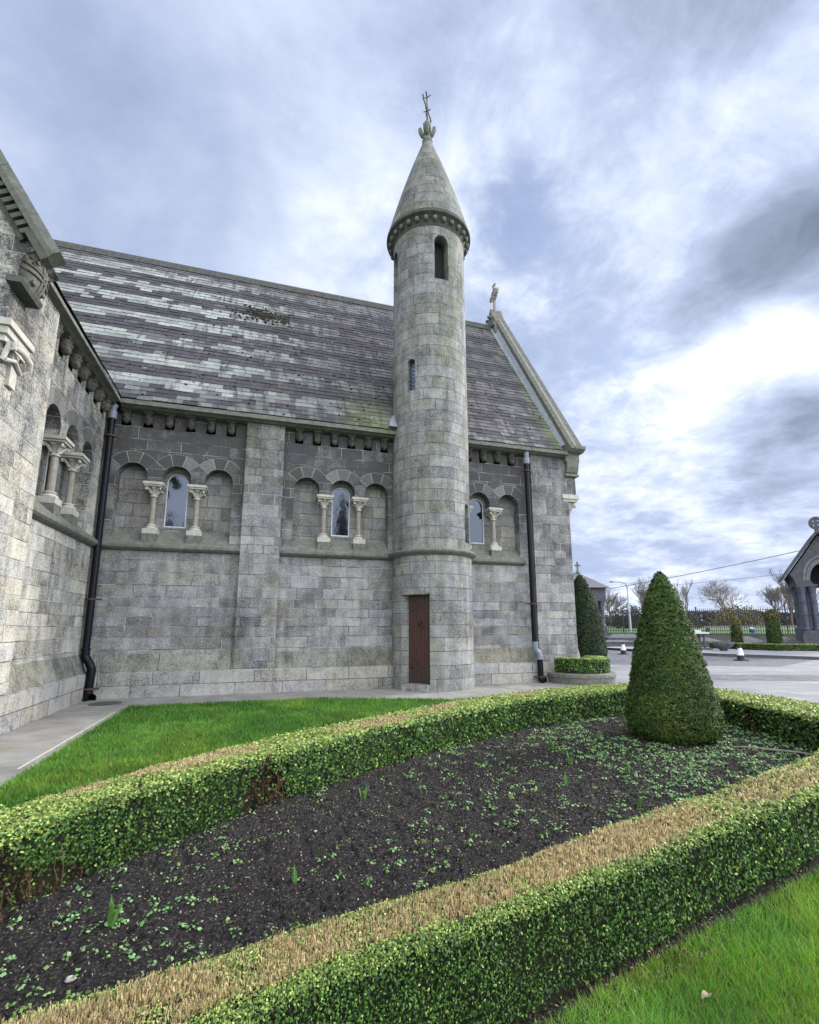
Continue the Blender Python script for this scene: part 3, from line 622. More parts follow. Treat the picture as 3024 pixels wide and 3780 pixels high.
# corner nook shafts with big capitals
def nook(loc, sx):
    s_ = MB(); s_.lathe([(.085, .78), (.08, 5.25)], n=14); s_.lathe([(.08, 3.42), (.13, 3.46), (.15, 3.60), (.11, 3.62), (.08, 3.66)], n=16)
    o = build('nook_shaft', s_, 'cream', CH, True, local=True); o.location = Vector(loc)-CH.location
    b = MB(); b.lathe([(.14, .68), (.15, .73), (.12, .79), (.085, .82)], n=16); build('base', b, 'cream', o, True, local=True)
    c = MB(); c.lathe([(.085, 5.2), (.115, 5.22), (.11, 5.26), (.09, 5.28), (.12, 5.45), (.2, 5.68)], n=20)
    for a in (45, 135, 225, 315):
        x, y = cos(R_(a)), sin(R_(a)); c.tube([(x*.08, y*.08, 5.35), (x*.16, y*.16, 5.5), (x*.25, y*.25, 5.63), (x*.3, y*.3, 5.60), (x*.29, y*.29, 5.53), (x*.25, y*.25, 5.53)], [.05, .05, .05, .045, .04, .03], 8)
    c.box((-.27, -.27, 5.70), (.27, .27, 5.78)); c.box((-.31, -.31, 5.78), (.31, .31, 5.93)); c.box((-.20*sx-.12, -.1, 5.22), (-.20*sx+.12, .2, 5.70)); build('capital', c, 'cream', o, True, local=True)
nook((9.69, 13.62, 0), 1)
b = MB(); T2 = lambda x, y, z: (x, y, z)
b.box((-3.95, 7.62, 5.83), (-3.52, 8.40, 5.93)); b.box((-3.95, 7.66, 5.72), (-3.56, 8.36, 5.83)); b.box((-3.9, 7.98, 5.08), (-3.60, 8.17, 5.60)); b.tube([(-3.62, 7.8, 5.60), (-3.56, 7.9, 5.64), (-3.50, 8.05, 5.62), (-3.47, 8.2, 5.55), (-3.50, 8.27, 5.45), (-3.56, 8.24, 5.38)], [.03, .04, .045, .045, .04, .025], 12); b.box((-3.7, 7.70, 5.62), (-3.60, 8.34, 5.72))
for y in (7.75,): b.tube([(-3.62, y, 5.35), (-3.58, y, 5.5), (-3.55, y, 5.62), (-3.50, y, 5.62), (-3.50, y+.02, 5.54), (-3.56, y, 5.52)], [.03, .035, .04, .04, .035, .02], 12)
b.tube([(-3.58, 7.75, 5.36), (-3.56, 7.98, 5.45), (-3.58, 8.22, 5.36)], .03, 8)
build('gable_capital', b, 'cream', CH)
# roof of slates -----------------------------------------------------------
def slates(mb, T, a0, a1, ncourse, lo=.0, light=.42):
    th = .012; sl_ = math.atan(1.548); cs_, sn_ = cos(sl_), sin(sl_)
    for i in range(ncourse):
        s0 = i*.2-.02; s1 = s0+.34; w = .36; off = (i % 2)*.18
        n = int((a1-a0)/w)+1
        for j in range(-1, n+1):
            x0 = a0+j*w+off; x1 = x0+w-.006; x0 = max(x0, a0); x1 = min(x1, a1)
            if x1-x0 < .03: continue
            xm = (x0+x1)/2
            band = (i % 6) in (3, 4, 5)
            if (i % 6) in (3, 5) and random.random() < .09: band = False
            if (i % 6) in (2, 0) and random.random() < .04: band = True
            wv = fbm(np.array([xm*.35]), np.array([i*.18]), 2)[0]; contrast = .22+.78*min(1, max(0, (2.6-xm)/4.6+.5*(wv-.5))) if xm > -2.5 else 1
            if band: g_ = random.uniform(.21, .37)*(.15+.85*contrast) if random.random() < .55+.4*(wv > .3) else random.uniform(.08, .16)
            else: g_ = random.uniform(.030, .055) if random.random() < .96 else random.uniform(.07, .12)
            if i < 4 and random.random() < .55: g_ = random.uniform(.08, .2)
            if i > 39: g_ = g_*.6+random.uniform(.04, .09)
            if g_ > .11: cl = (g_*.96, g_*1.01, g_*.95)
            else: cl = (g_*1.04, g_*.94, g_*1.08)
            if xm > 0 and g_ < .11: cl = (g_*1.10, g_*.95, g_*1.02)
            l0 = .024+random.uniform(-.004, .010); dz_ = random.uniform(-.008, .008)-(random.uniform(.02, .06) if random.random() < .012 else 0)
            P = []
            for (x, s_, hgt) in ((x0, s0+dz_, l0), (x1, s0+dz_, l0), (x1, s1, .004), (x0, s1, .004)):
                P.append(T(x, s_*cs_+hgt*-sn_, s_*sn_+hgt*cs_))
            for (x, s_, hgt) in ((x0, s0+dz_, l0-th), (x1, s0+dz_, l0-th)):
                P.append(T(x, s_*cs_+hgt*-sn_, s_*sn_+hgt*cs_))
            mb.add(P, [(0, 1, 2, 3), (4, 5, 1, 0), (4, 0, 3), (5, 2, 1)], cl)
rf_ = MB(); slates(rf_, lambda a, b, z: (a, 13.14+b, 7.37+z), -8.6, 9.34, 46)
RO = build('nave_roof', rf_, 'slate', CH, False)
rf_ = MB(); slates(rf_, lambda a, b, z: (-3.55-b, a, 7.37+z), 8.3, 13.2, 46)
build('wing_roof', rf_, 'slate', CH, False)
b = MB(); b.add([(-14, 13.2, 7.36), (9.4, 13.2, 7.36), (9.4, 18.05, 14.87), (-14, 18.05, 14.87), (-14, 22.9, 7.36), (9.4, 22.9, 7.36)], [(0, 1, 2, 3), (3, 2, 5, 4)])
b.add([(-3.62, 8.3, 7.36), (-3.62, 14, 7.36), (-9, 18, 15.65), (-9, 8.3, 15.65), (-14.4, 8.3, 7.36), (-14.4, 18, 7.36)], [(0, 1, 2, 3), (3, 2, 5, 4)])
build('roof_deck', b, 'dark', CH)
b = MB()
x = -9.5
while x < 9.3:
    b.extr([(17.82, 14.70), (17.90, 14.98), (18.0, 15.06), (18.1, 14.98), (18.2, 14.70)], x, min(x+.595, 9.4), lambda a, d, z: (d, a, z)); x += .6
build('ridge', b, 'trim_dark', CH)
# moss cushions on the slates
b = MB()
def roofpt(x, s): return Vector((x, 13.14+s*.5426-.84*.02, 7.37+s*.84+.012))
def moss(x, s, r): b.sphere(tuple(roofpt(x, s)), (r, r*.5, r*.8), 6, 4, lambda a, c, d: (a+random.uniform(-.3, .3)*r, c+random.uniform(-.2, .2)*r, d+random.uniform(-.3, .3)*r))
for _ in range(170): moss(random.uniform(-4, 9.2), abs(random.gauss(0, 3.2)) % 8.8, random.uniform(.015, .05))
for _ in range(230): moss(-.30+random.gauss(0, .45), 6.05+random.gauss(0, .27), random.uniform(.02, .065))
m, t, p = mat('moss'); P = geo(t); t.put(p.inputs['Base Color'], t.mix(t.noise(P, 3), (.008, .007, .005), (.03, .028, .014))); p.inputs['Roughness'].default_value = 1; M['moss'] = m
o = build('moss', b, 'moss', CH, False); o['kind'] = 'stuff'; o.parent = RO; o.location = -RO.location
# west gable coping, lead soaker, kneeler, saddle stone and cross
cs1, sn1 = cos(math.atan(1.62)), sin(math.atan(1.62))
def TR(a, d, z): # along the rake: a distance up the slope, d = X, z = normal to slope
    return (d, 12.98+a*cs1-z*sn1, 7.40+a*sn1+z*cs1)
b = MB(); L_ = 9.55; a = 0
while a < L_-.2:
    e = min(a+1.33, L_); b.extr([(9.56, -.28), (9.56, .02), (9.70, .075), (9.86, .02+.0), (10.02, .05), (10.02, -.28)], a, e-.008, lambda q, d, z: TR(d, q, z)); a = e
b.extr([(9.52, -.02), (10.0, -.02), (10.0, -.34), (9.52, -.34)], -.0, L_, lambda q, d, z: TR(d, q, z-.25))
# far slope of the coping
for sgn in (1,):
    b.extr([(9.56, -.28), (9.56, .05), (10.02, .05), (10.02, -.28)], 0, L_-.15, lambda q, d, z: (q, 36.0-(12.98+d*cs1-z*sn1), 7.40+d*sn1+z*cs1))
build('gable_coping', b, 'weather', CH)
b = MB(); b.extr([(9.33, -.33), (9.33, -.28), (9.44, -.24), (9.56, -.12), (9.56, -.36)], .35, L_, lambda q, d, z: TR(d, q, z)); build('lead_soaker', b, 'lead', CH)
b = MB(); b.extr([(12.93, 7.40), (12.93, 7.50), (13.3, 7.62), (13.9, 7.62), (13.9, 7.30), (13.05, 7.32)], 9.53, 10.1, lambda a, d, z: (d, a, z))
b.box((9.50, 13.2, 7.02), (10.02, 13.7, 7.34)); b.extr([(13.18, 7.05), (13.20, 6.85), (13.26, 6.68), (13.34, 6.62), (13.5, 6.60), (13.5, 7.05)], 9.54, 9.98, lambda a, d, z: (d, a, z)); b.box((9.50, 13.24, 6.54), (10.0, 13.6, 6.62))
build('kneeler', b, 'trim', CH)
b = MB(); z0 = 15.15
b.extr([(17.55, z0-.7), (17.72, z0+.05), (17.85, z0+.35), (18.0, z0+.72), (18.15, z0+.35), (18.28, z0+.05), (18.45, z0-.7)], 9.42, 9.98, lambda a, d, z: (d, a, z))
b.extr([(17.5, z0-.1), (17.7, z0+.25), (17.62, z0+.05)], 9.36, 9.46, lambda a, d, z: (d, a, z)); b.box((9.36, 17.62, z0-.3), (9.45, 18.38, z0+.12))
for q in (-1, 0, 1): b.sphere((9.35, 18+q*.17, z0+.18+.12*(q == 0)), .08, 8, 6)
SD = build('saddle_stone', b, 'weather', CH)
b = MB(); zc = 16.62
b.extr([(17.95, z0+.6), (17.95, zc-.07), (17.68, zc-.06), (17.62, zc-.13), (17.62, zc+.13), (17.68, zc+.06), (17.95, zc+.07), (17.94, zc+.42), (17.87, zc+.52), (18.13, zc+.52), (18.06, zc+.42), (18.05, zc+.07), (18.32, zc+.06), (18.38, zc+.13), (18.38, zc-.13), (18.32, zc-.06), (18.05, zc-.07), (18.05, z0+.6)], 9.62, 9.70, lambda a, d, z: (d, a, z))
rg = [(18+.30*cos(2*pi*i/20), zc+.30*sin(2*pi*i/20)) for i in range(20)]; ri = [(18+.24*cos(2*pi*i/20), zc+.24*sin(2*pi*i/20)) for i in range(20)]
b.extr(rg, 9.63, 9.69, lambda a, d, z: (d, a, z), [ri]); build('gable_cross', b, 'shaft', CH)
# wing gable: coping run with dentils and the disc corbel
def TG(a, d, z):   # up the rake to the left; d = distance in front of gable
    return (-3.02-a*cs1+z*sn1, 7.75-d, 7.05+a*sn1+z*cs1)
b = MB(); a = 0
while a < 10: b.extr([(-.05, -.19), (-.05, .0), (.22, .0), (.22, -.11), (.18, -.19)], a, a+1.49, lambda q, d, z: TG(d, q, z)); a += 1.5
build('gable_coping', b, 'trim', CH)
b = MB()
for i in range(60): b.box((.48+i*.13, 0.0, -.34), (.48+i*.13+.07, .15, -.193), lambda a, d, z: TG(a, d, z))
b.box((.47, -.05, -.41), (10, .05, -.345), lambda a, d, z: TG(a, d, z)); build('dentil_course', b, 'trim_dark', CH)
b = MB(); cX, cY, cZ = -3.63, 8.17, 7.0
b.sphere((cX, cY, cZ), (.19, .36, .36), 28, 18)
def on(y, z): y, z = y*.88, z*.88; return (cX+.19*math.sqrt(max(0, 1-(y/.36)**2-(z/.36)**2))+.006, cY+y, cZ+z)
for o_ in (-.05, .05):
    b.tube([on(o_+.02, z) for z in np.linspace(-.39, .39, 12)], .022, 6); b.tube([on(y, o_-.06) for y in np.linspace(-.39, .39, 12)], .022, 6)
for (y, z) in ((-.2, .13), (.2, .14), (-.17, -.24), (.2, -.22)): b.sphere(on(y, z), (.03, .05, .05), 8, 6)
for tri in (((-.30, .04), (-.1, .04), (-.11, .28), (-.30, .04)), ((.1, .04), (.3, .04), (.12, .28), (.1, .04))): b.tube([on(*q_) for q_ in tri], .016, 5)
build('disc_corbel', b, 'weather', CH, True, smooth=True)
b = MB(); b.extr([(-3.66, 6.50), (-3.47, 6.50), (-3.44, 6.56), (-3.44, 6.60), (-3.66, 6.60)], 7.60, 8.25, lambda a, d, z: (a, d, z)); build('corbel_ledge', b, 'trim_dark', CH)
b = MB(); b.extr([(-3.70, 6.75), (-3.64, 6.75), (-3.60, 6.95), (-3.52, 7.08), (-3.40, 7.17), (-3.34, 7.20), (-3.42, 7.35), (-3.70, 7.7)], 7.752, 8.45, lambda a, d, z: (a, d, z)); build('kneeler', b, 'ash_wing', CH)
b = MB(); b.box((-.01, -.04, -.29), (.46, .19, -.193), lambda a, d, z: TG(a, d, z)); build('coping_soffit', b, 'trim_dark', CH)  # added dark slab: shade under the coping's lower end put in as colour

# ---------------------------------------------- downpipes
def downpipe(T_a, pts, grey_from, brackets, mat_el):
    b = MB(); b.tube(pts['main'], .08, 16); o = build('downpipe', b, 'pipe', CH, False, smooth=False)
    b = MB(); b.tube(pts['elbow'], .088, 16)
    for q in pts['rings']: b.tube([q[0], q[1]], .10, 16)
    e = build('elbow', b, mat_el, CH, False); e.parent = o; 
    b = MB(); b.tube(pts['lower'], .085, 16); b.tube(pts['shoe'], [.097, .1, .105, .11], 16, cap=False); 
    e = build('shoe', b, 'pipe' if mat_el == 'pipe' else 'pipe', CH, False); e.parent = o
    b = MB(); b.tube(pts['head'], [.10, .105, .105], 16); b.tube(pts['swan'], .08, 12); e = build('pipe_socket', b, 'pipe_grey', CH, False); e.parent = o
    for (x, y, z) in brackets:
        b = MB(); b.tube([(x, y, z-.02), (x, y, z+.02)], .115, 16); b.box((x-.2, y+.03, z-.02), (x+.2, y+.06, z+.02)); e = build('bracket', b, 'rust', CH, False); e.parent = o
    return o
x0 = -3.72; y0 = 13.22
downpipe(TN, dict(main=[(x0, y0, 6.85), (x0, y0, 1.15)], elbow=[(x0, y0, 1.17), (x0, y0, 1.0), (x0+.03, y0, .93), (x0+.11, y0-.02, .82), (x0+.16, y0-.03, .72), (x0+.17, y0-.03, .55)],
    rings=[((x0, y0, 1.12), (x0, y0, 1.16)), ((x0+.03, y0, .92), (x0+.055, y0, .885)), ((x0+.165, y0-.03, .66), (x0+.168, y0-.03, .62))],
    lower=[(x0+.17, y0-.03, .6), (x0+.15, y0-.03, .18)], shoe=[(x0+.15, y0-.03, .2), (x0+.155, y0-.04, .12), (x0+.19, y0-.08, .07), (x0+.26, y0-.14, .05)],
    head=[(x0, y0, 6.80), (x0, y0, 6.88), (x0, y0, 7.0)], swan=[(x0, y0, 6.95), (x0+.01, y0-.02, 7.08), (x0+.05, y0+.0, 7.18)]), 0, [(x0, y0, 6.34), (x0, y0, 2.29), (x0+.15, y0-.03, .26)], 'pipe')
x0 = 8.03; y0 = 13.22
downpipe(TN, dict(main=[(x0, y0, 6.82), (x0, y0, 1.18)], elbow=[(x0, y0, 1.2), (x0, y0, 1.02), (x0+.03, y0, .95), (x0+.10, y0-.02, .87), (x0+.13, y0-.03, .76), (x0+.13, y0-.03, .68)],
    rings=[((x0, y0, 1.14), (x0, y0, 1.18)), ((x0, y0, 1.06), (x0, y0, 1.10)), ((x0+.13, y0-.03, .72), (x0+.13, y0-.03, .68))],
    lower=[(x0+.13, y0-.03, .7), (x0+.13, y0-.03, .18)], shoe=[(x0+.13, y0-.03, .2), (x0+.135, y0-.04, .13), (x0+.16, y0-.08, .08), (x0+.21, y0-.14, .06)],
    head=[(x0, y0, 6.78), (x0, y0, 6.86), (x0, y0, 6.98)], swan=[(x0, y0, 6.92), (x0+.0, y0-.02, 7.06), (x0+.02, y0+.02, 7.18)]), 0, [(x0, y0, 6.55), (x0-.02, y0, 2.33), (x0+.13, y0-.03, .18)], 'pipe_grey')

# ================================================ round tower
TC = (4.78, 13.26); TWR = thing('round_tower', (TC[0], TC[1], 0), 'slender round stair tower with conical stone spire and small plank door', 'tower')
def boolean(o, cutters):
    for c in cutters:
        md = o.modifiers.new('b', 'BOOLEAN'); md.operation = 'DIFFERENCE'; md.object = c; md.solver = 'EXACT'
    dg = bpy.context.evaluated_depsgraph_get(); dg.update(); me = bpy.data.meshes.new_from_object(o.evaluated_get(dg)); old = o.data
    o.modifiers.clear(); o.data = me; me.name = old.name
    for c in cutters: bpy.data.objects.remove(c, do_unlink=True)
    return me
def cutter(ang, w, z0, z1, r0_, r1_, arched=True, sp_=None):
    a = R_(ang); n = Vector((cos(a), sin(a))); s = Vector((-n.y, n.x)); b = MB()
    poly = [(-w/2, z0), (w/2, z0)]+(arch(0, w/2, z1-w/2, 10) if arched else [(w/2, z1), (-w/2, z1)])
    b.extr(poly, r0_, r1_, lambda q, d, z: (TC[0]+n.x*d+s.x*q*sp_(d), TC[1]+n.y*d+s.y*q*sp_(d), z) if sp_ else (TC[0]+n.x*d+s.x*q, TC[1]+n.y*d+s.y*q, z)); return build('cut', b, 'dark', None, False)
def ring_shell(z0, z1, R0, R1, r_in):
    b = MB(); N = 120; nz = 1; vs = []
    for (r, z) in ((R0, z0), (R1, z1), (r_in, z1), (r_in, z0)):
        vs += [(TC[0]+r*cos(2*pi*i/N), TC[1]+r*sin(2*pi*i/N), z) for i in range(N)]
    fs = [(j*N+i, j*N+(i+1) % N, ((j+1) % 4)*N+(i+1) % N, ((j+1) % 4)*N+i) for j in range(4) for i in range(N)]
    b.add(vs, fs); return b
lo = build('tower_base', ring_shell(-.05, 3.56, 1.15, 1.15, .72), 'ash_tower', None, False)
me = boolean(lo, [cutter(-134.5, .84, .17, 2.49, .84, 1.4, False, lambda d: 1+(d-1.07)*1.36)])
up_ = build('tower_shaft', ring_shell(3.7, 13.80, 1.135, 1.135, .80), 'ash_tower', None, False)
me2 = boolean(up_, [cutter(-89.5, .44, 11.88, 13.38, .5, 1.4), cutter(180, .44, 11.88, 13.38, .5, 1.4), cutter(0, .44, 11.88, 13.38, .5, 1.4), cutter(90, .44, 11.88, 13.38, .5, 1.4), cutter(-138.3, .26, 8.35, 9.35, .9, 1.4), cutter(-47, .26, 3.95, 5.07, .9, 1.4)])
for o in (lo, up_):
    o.data.transform(Matrix.Translation((-TC[0], -TC[1], 0))); o.parent = TWR
    L = o.data.uv_layers.new(name='UVMap') if not o.data.uv_layers else o.data.uv_layers[0]
    L.data.foreach_set('uv', uv_cyl(TC, 1.14)(o.data, (TC[0], TC[1], 0)).astype('f').ravel())
b = MB(); b.lathe([(1.10, 3.70), (1.25, 3.71), (1.29, 3.68), (1.29, 3.64), (1.25, 3.60), (1.19, 3.57), (1.16, 3.54), (1.10, 3.54)], TC, 96, cap=False); build('string_band', b, 'trim', TWR, uv_cyl(TC, 1.2), smooth=True)
b = MB(); b.lathe([(1.12, 13.66), (1.15, 13.70), (1.17, 13.78), (1.20, 13.86), (1.28, 13.94), (1.36, 13.985), (1.37, 14.0), (1.37, 14.06), (1.345, 14.075), (1.345, 14.12), (1.2, 14.13)], TC, 96, cap=False); build('cornice', b, 'trim_dark', TWR, uv_cyl(TC, 1.2))
b = MB(); b.sphere((0, 0, 0), (.07, .07, .085), 12, 8); bead = build('bead', b, 'trim', TWR, False, smooth=True, local=True)
for i in range(28):
    a = 2*pi*i/28+.05; l = (1.25*cos(a), 1.25*sin(a), 13.86)
    if i: inst(bead, TWR, l, a)
    else: bead.location = l
b = MB(); pr = []
for i in range(25):
    q = i/24; pr.append((1.345-(1.345-.15)*q+.055*sin(pi*q), 14.12+(17.97-14.12)*q))
b.lathe(pr, TC, 96, cap=False); build('conical_spire', b, 'ash_cone', TWR, uv_cyl(TC, .8))
b = MB(); b.lathe([(.13, 17.9), (.17, 17.97), (.185, 18.02), (.15, 18.08), (.14, 18.14), (.12, 18.19), (.11, 18.3), (.13, 18.5), (.12, 18.62), (.05, 18.84), (.0, 18.86)], TC, 20, cap=False)
for i in range(4):
    a = pi/4+i*pi/2+.4; x, y = cos(a), sin(a)
    b.tube([(TC[0]+x*r, TC[1]+y*r, z) for r, z in ((.09, 18.16), (.17, 18.30), (.235, 18.46), (.25, 18.56), (.22, 18.62))], [.05, .07, .075, .065, .035], 8)
    a += pi/4; x, y = cos(a), sin(a); b.tube([(TC[0]+x*r, TC[1]+y*r, z) for r, z in ((.06, 18.3), (.10, 18.5), (.12, 18.68), (.08, 18.8))], [.05, .06, .06, .03], 8)
build('finial', b, 'trim', TWR, uv_cyl(TC, .3), smooth=True)
b = MB(); q = Vector((TC[0], TC[1], 0)); ar = Vector((sin(R_(70)), cos(R_(70)), 0)).normalized()*1.0
ar = Vector((fw.x, fw.y, 0)).normalized()*.93+Vector((fw.y, -fw.x, 0)).normalized()*.36   # cross stands almost edge-on to the path
def qp(s, z): return tuple(q+ar*s+Vector((0, 0, z)))
b.tube([qp(0, 18.8), qp(0, 19.95)], .028, 8); b.tube([qp(-.34, 19.42), qp(.34, 19.42)], .026, 8)
for s_ in (-1, 1):
    for e in (-1, 1): b.tube([qp(s_*.33, 19.42), qp(s_*.42, 19.42+e*.10)], .02, 6); b.tube([qp(0, 19.9), qp(s_*.10, 20.03)], .02, 6); b.tube([qp(s_*.02, 19.06), qp(s_*.12, 19.0+e*.06+.05)], .018, 6)
    b.tube([qp(s_*.40, 19.42), qp(s_*.48, 19.42)], .015, 6)
b.tube([qp(.17*cos(2*pi*i/16), 19.42+.17*sin(2*pi*i/16)) for i in range(17)], .018, 6, cap=False)
b.tube([qp(.09*cos(2*pi*i/12), 19.12+.07*sin(2*pi*i/12)) for i in range(13)], .014, 6, cap=False)
b.tube([qp(0, 19.9), qp(0, 20.06)], .022, 6)
for dx_ in (-1, 1):
    b.tube([(TC[0]-ar.y*dx_*.02, TC[1]+ar.x*dx_*.02, 19.88), (TC[0]-ar.y*dx_*.14, TC[1]+ar.x*dx_*.14, 19.93)], .016, 5); b.tube([(TC[0], TC[1], 19.3), (TC[0]-ar.y*dx_*.13, TC[1]+ar.x*dx_*.13, 19.33)], .016, 5)
build('iron_cross', b, 'iron', TWR, False)
# glazing of the two little lights, dark inside the belfry slots
for ang, w, z0_, z1_ in ((-138.3, .25, 8.35, 9.34), (-47, .25, 3.95, 5.06)):
    a = R_(ang); n = Vector((cos(a), sin(a))); s = Vector((-n.y, n.x)); b = MB()
    b.extr([(-w/2, z0_), (w/2, z0_)]+arch(0, w/2, z1_-w/2, 10), .98, .99, lambda q_, d, z: (TC[0]+n.x*d+s.x*q_, TC[1]+n.y*d+s.y*q_, z)); pn_ = build('window', b, 'leadglass', TWR, False)
    l = MB(); z = z0_
    while z < z1_-.05:
        for e in (-1, 1): l.tube([(TC[0]+n.x*.996+s.x*-w/2*e, TC[1]+n.y*.996+s.y*-w/2*e, z), (TC[0]+n.x*.996+s.x*w/2*e, TC[1]+n.y*.996+s.y*w/2*e, min(z+.16, z1_-.04))], .006, 4)
        z += .12
    g_ = build('lead_lattice', l, 'iron', TWR, False); g_.parent = pn_
b = MB(); b.lathe([(.79, 11.5), (.79, 13.7)], TC, 32, cap=True); b.lathe([(.05, 11.2), (.05, 13.7)], TC, 8); build('belfry_core', b, 'dark', TWR, False)
# door
a = R_(-134.5); n = Vector((cos(a), sin(a))); s = Vector((-n.y, n.x)); TD = lambda q_, d, z: (TC[0]+n.x*d+s.x*q_, TC[1]+n.y*d+s.y*q_, z)
b = MB(); b.box((-.30, .845, .18), (.30, .875, 2.485), TD); 
def uvd(me, off):
    vs = np.empty(len(me.vertices)*3, 'f'); me.vertices.foreach_get('co', vs); vs = vs.reshape(-1, 3)+np.array(off)
    lv = np.empty(len(me.loops), 'i'); me.loops.foreach_get('vertex_index', lv); P = vs[lv]
    return np.stack([(P[:, 0]-TC[0])*s.x+(P[:, 1]-TC[1])*s.y+5, P[:, 2]], 1)
DO = build('door', b, 'door', TWR, uvd)
for z in (.62, 2.11):
    b = MB(); b.box((-.29, .875, z-.016), (.14, .889, z+.016), TD); b.extr([(.12, z-.028), (.24, z), (.12, z+.028), (.15, z)], .875, .887, TD)
    for e in (-1, 1):
        b.tube([TD(-.24, .883, z)]+[TD(-.13+.11*cos(x), .884, z+e*(.09+.07*sin(x))) for x in np.linspace(-pi, pi*.6, 10)], .010, 5)
    b.sphere(TD(-.03, .89, z), .018, 6, 5); b.sphere(TD(-.27, .89, z), .02, 6, 5); h_ = build('hinge', b, 'iron', TWR, False); h_.parent = DO
b = MB(); zc = 1.74
for i in range(6):
    x = 2*pi*i/6; b.tube([TD(.05, .884, zc), TD(.05+.07*cos(x), .888, zc+.07*sin(x))], [.012, .02], 6)
b.sphere(TD(.05, .895, zc), .03, 8, 6); b.tube([TD(.07+.06*cos(x), .912, zc-.09+.07*sin(x)) for x in np.linspace(0, 2*pi, 15)], .010, 6, cap=False)
h_ = build('ring_handle', b, 'iron', TWR, False); h_.parent = DO
b = MB(); b.box((-.37, .86, -.02), (.37, 1.16, .172), TD); build('doorstep', b, 'plinth', TWR)
b = MB(); b.box((-.44, 1.04, 2.492), (.44, 1.10, 2.52), TD)
build('lintel_edge', b, 'trim', TWR)
# stone flashing curb where roof meets tower
b = MB(); b.lathe([(.0, 0), (.36, 0)], n=2, cap=False); b = MB()
b.extr([(0, 0), (.5, 0), (.5, .75), (.34, .66), (.16, .42), (.05, .2)], 0, .3, lambda a_, d, z: (3.42+a_, 13.35-.35+d+z*.62, 7.42+z)); build('tower_curb', b, 'lead', CH)

M['litterstem'] = plain('bare_stem', (.13, .075, .04), .85)
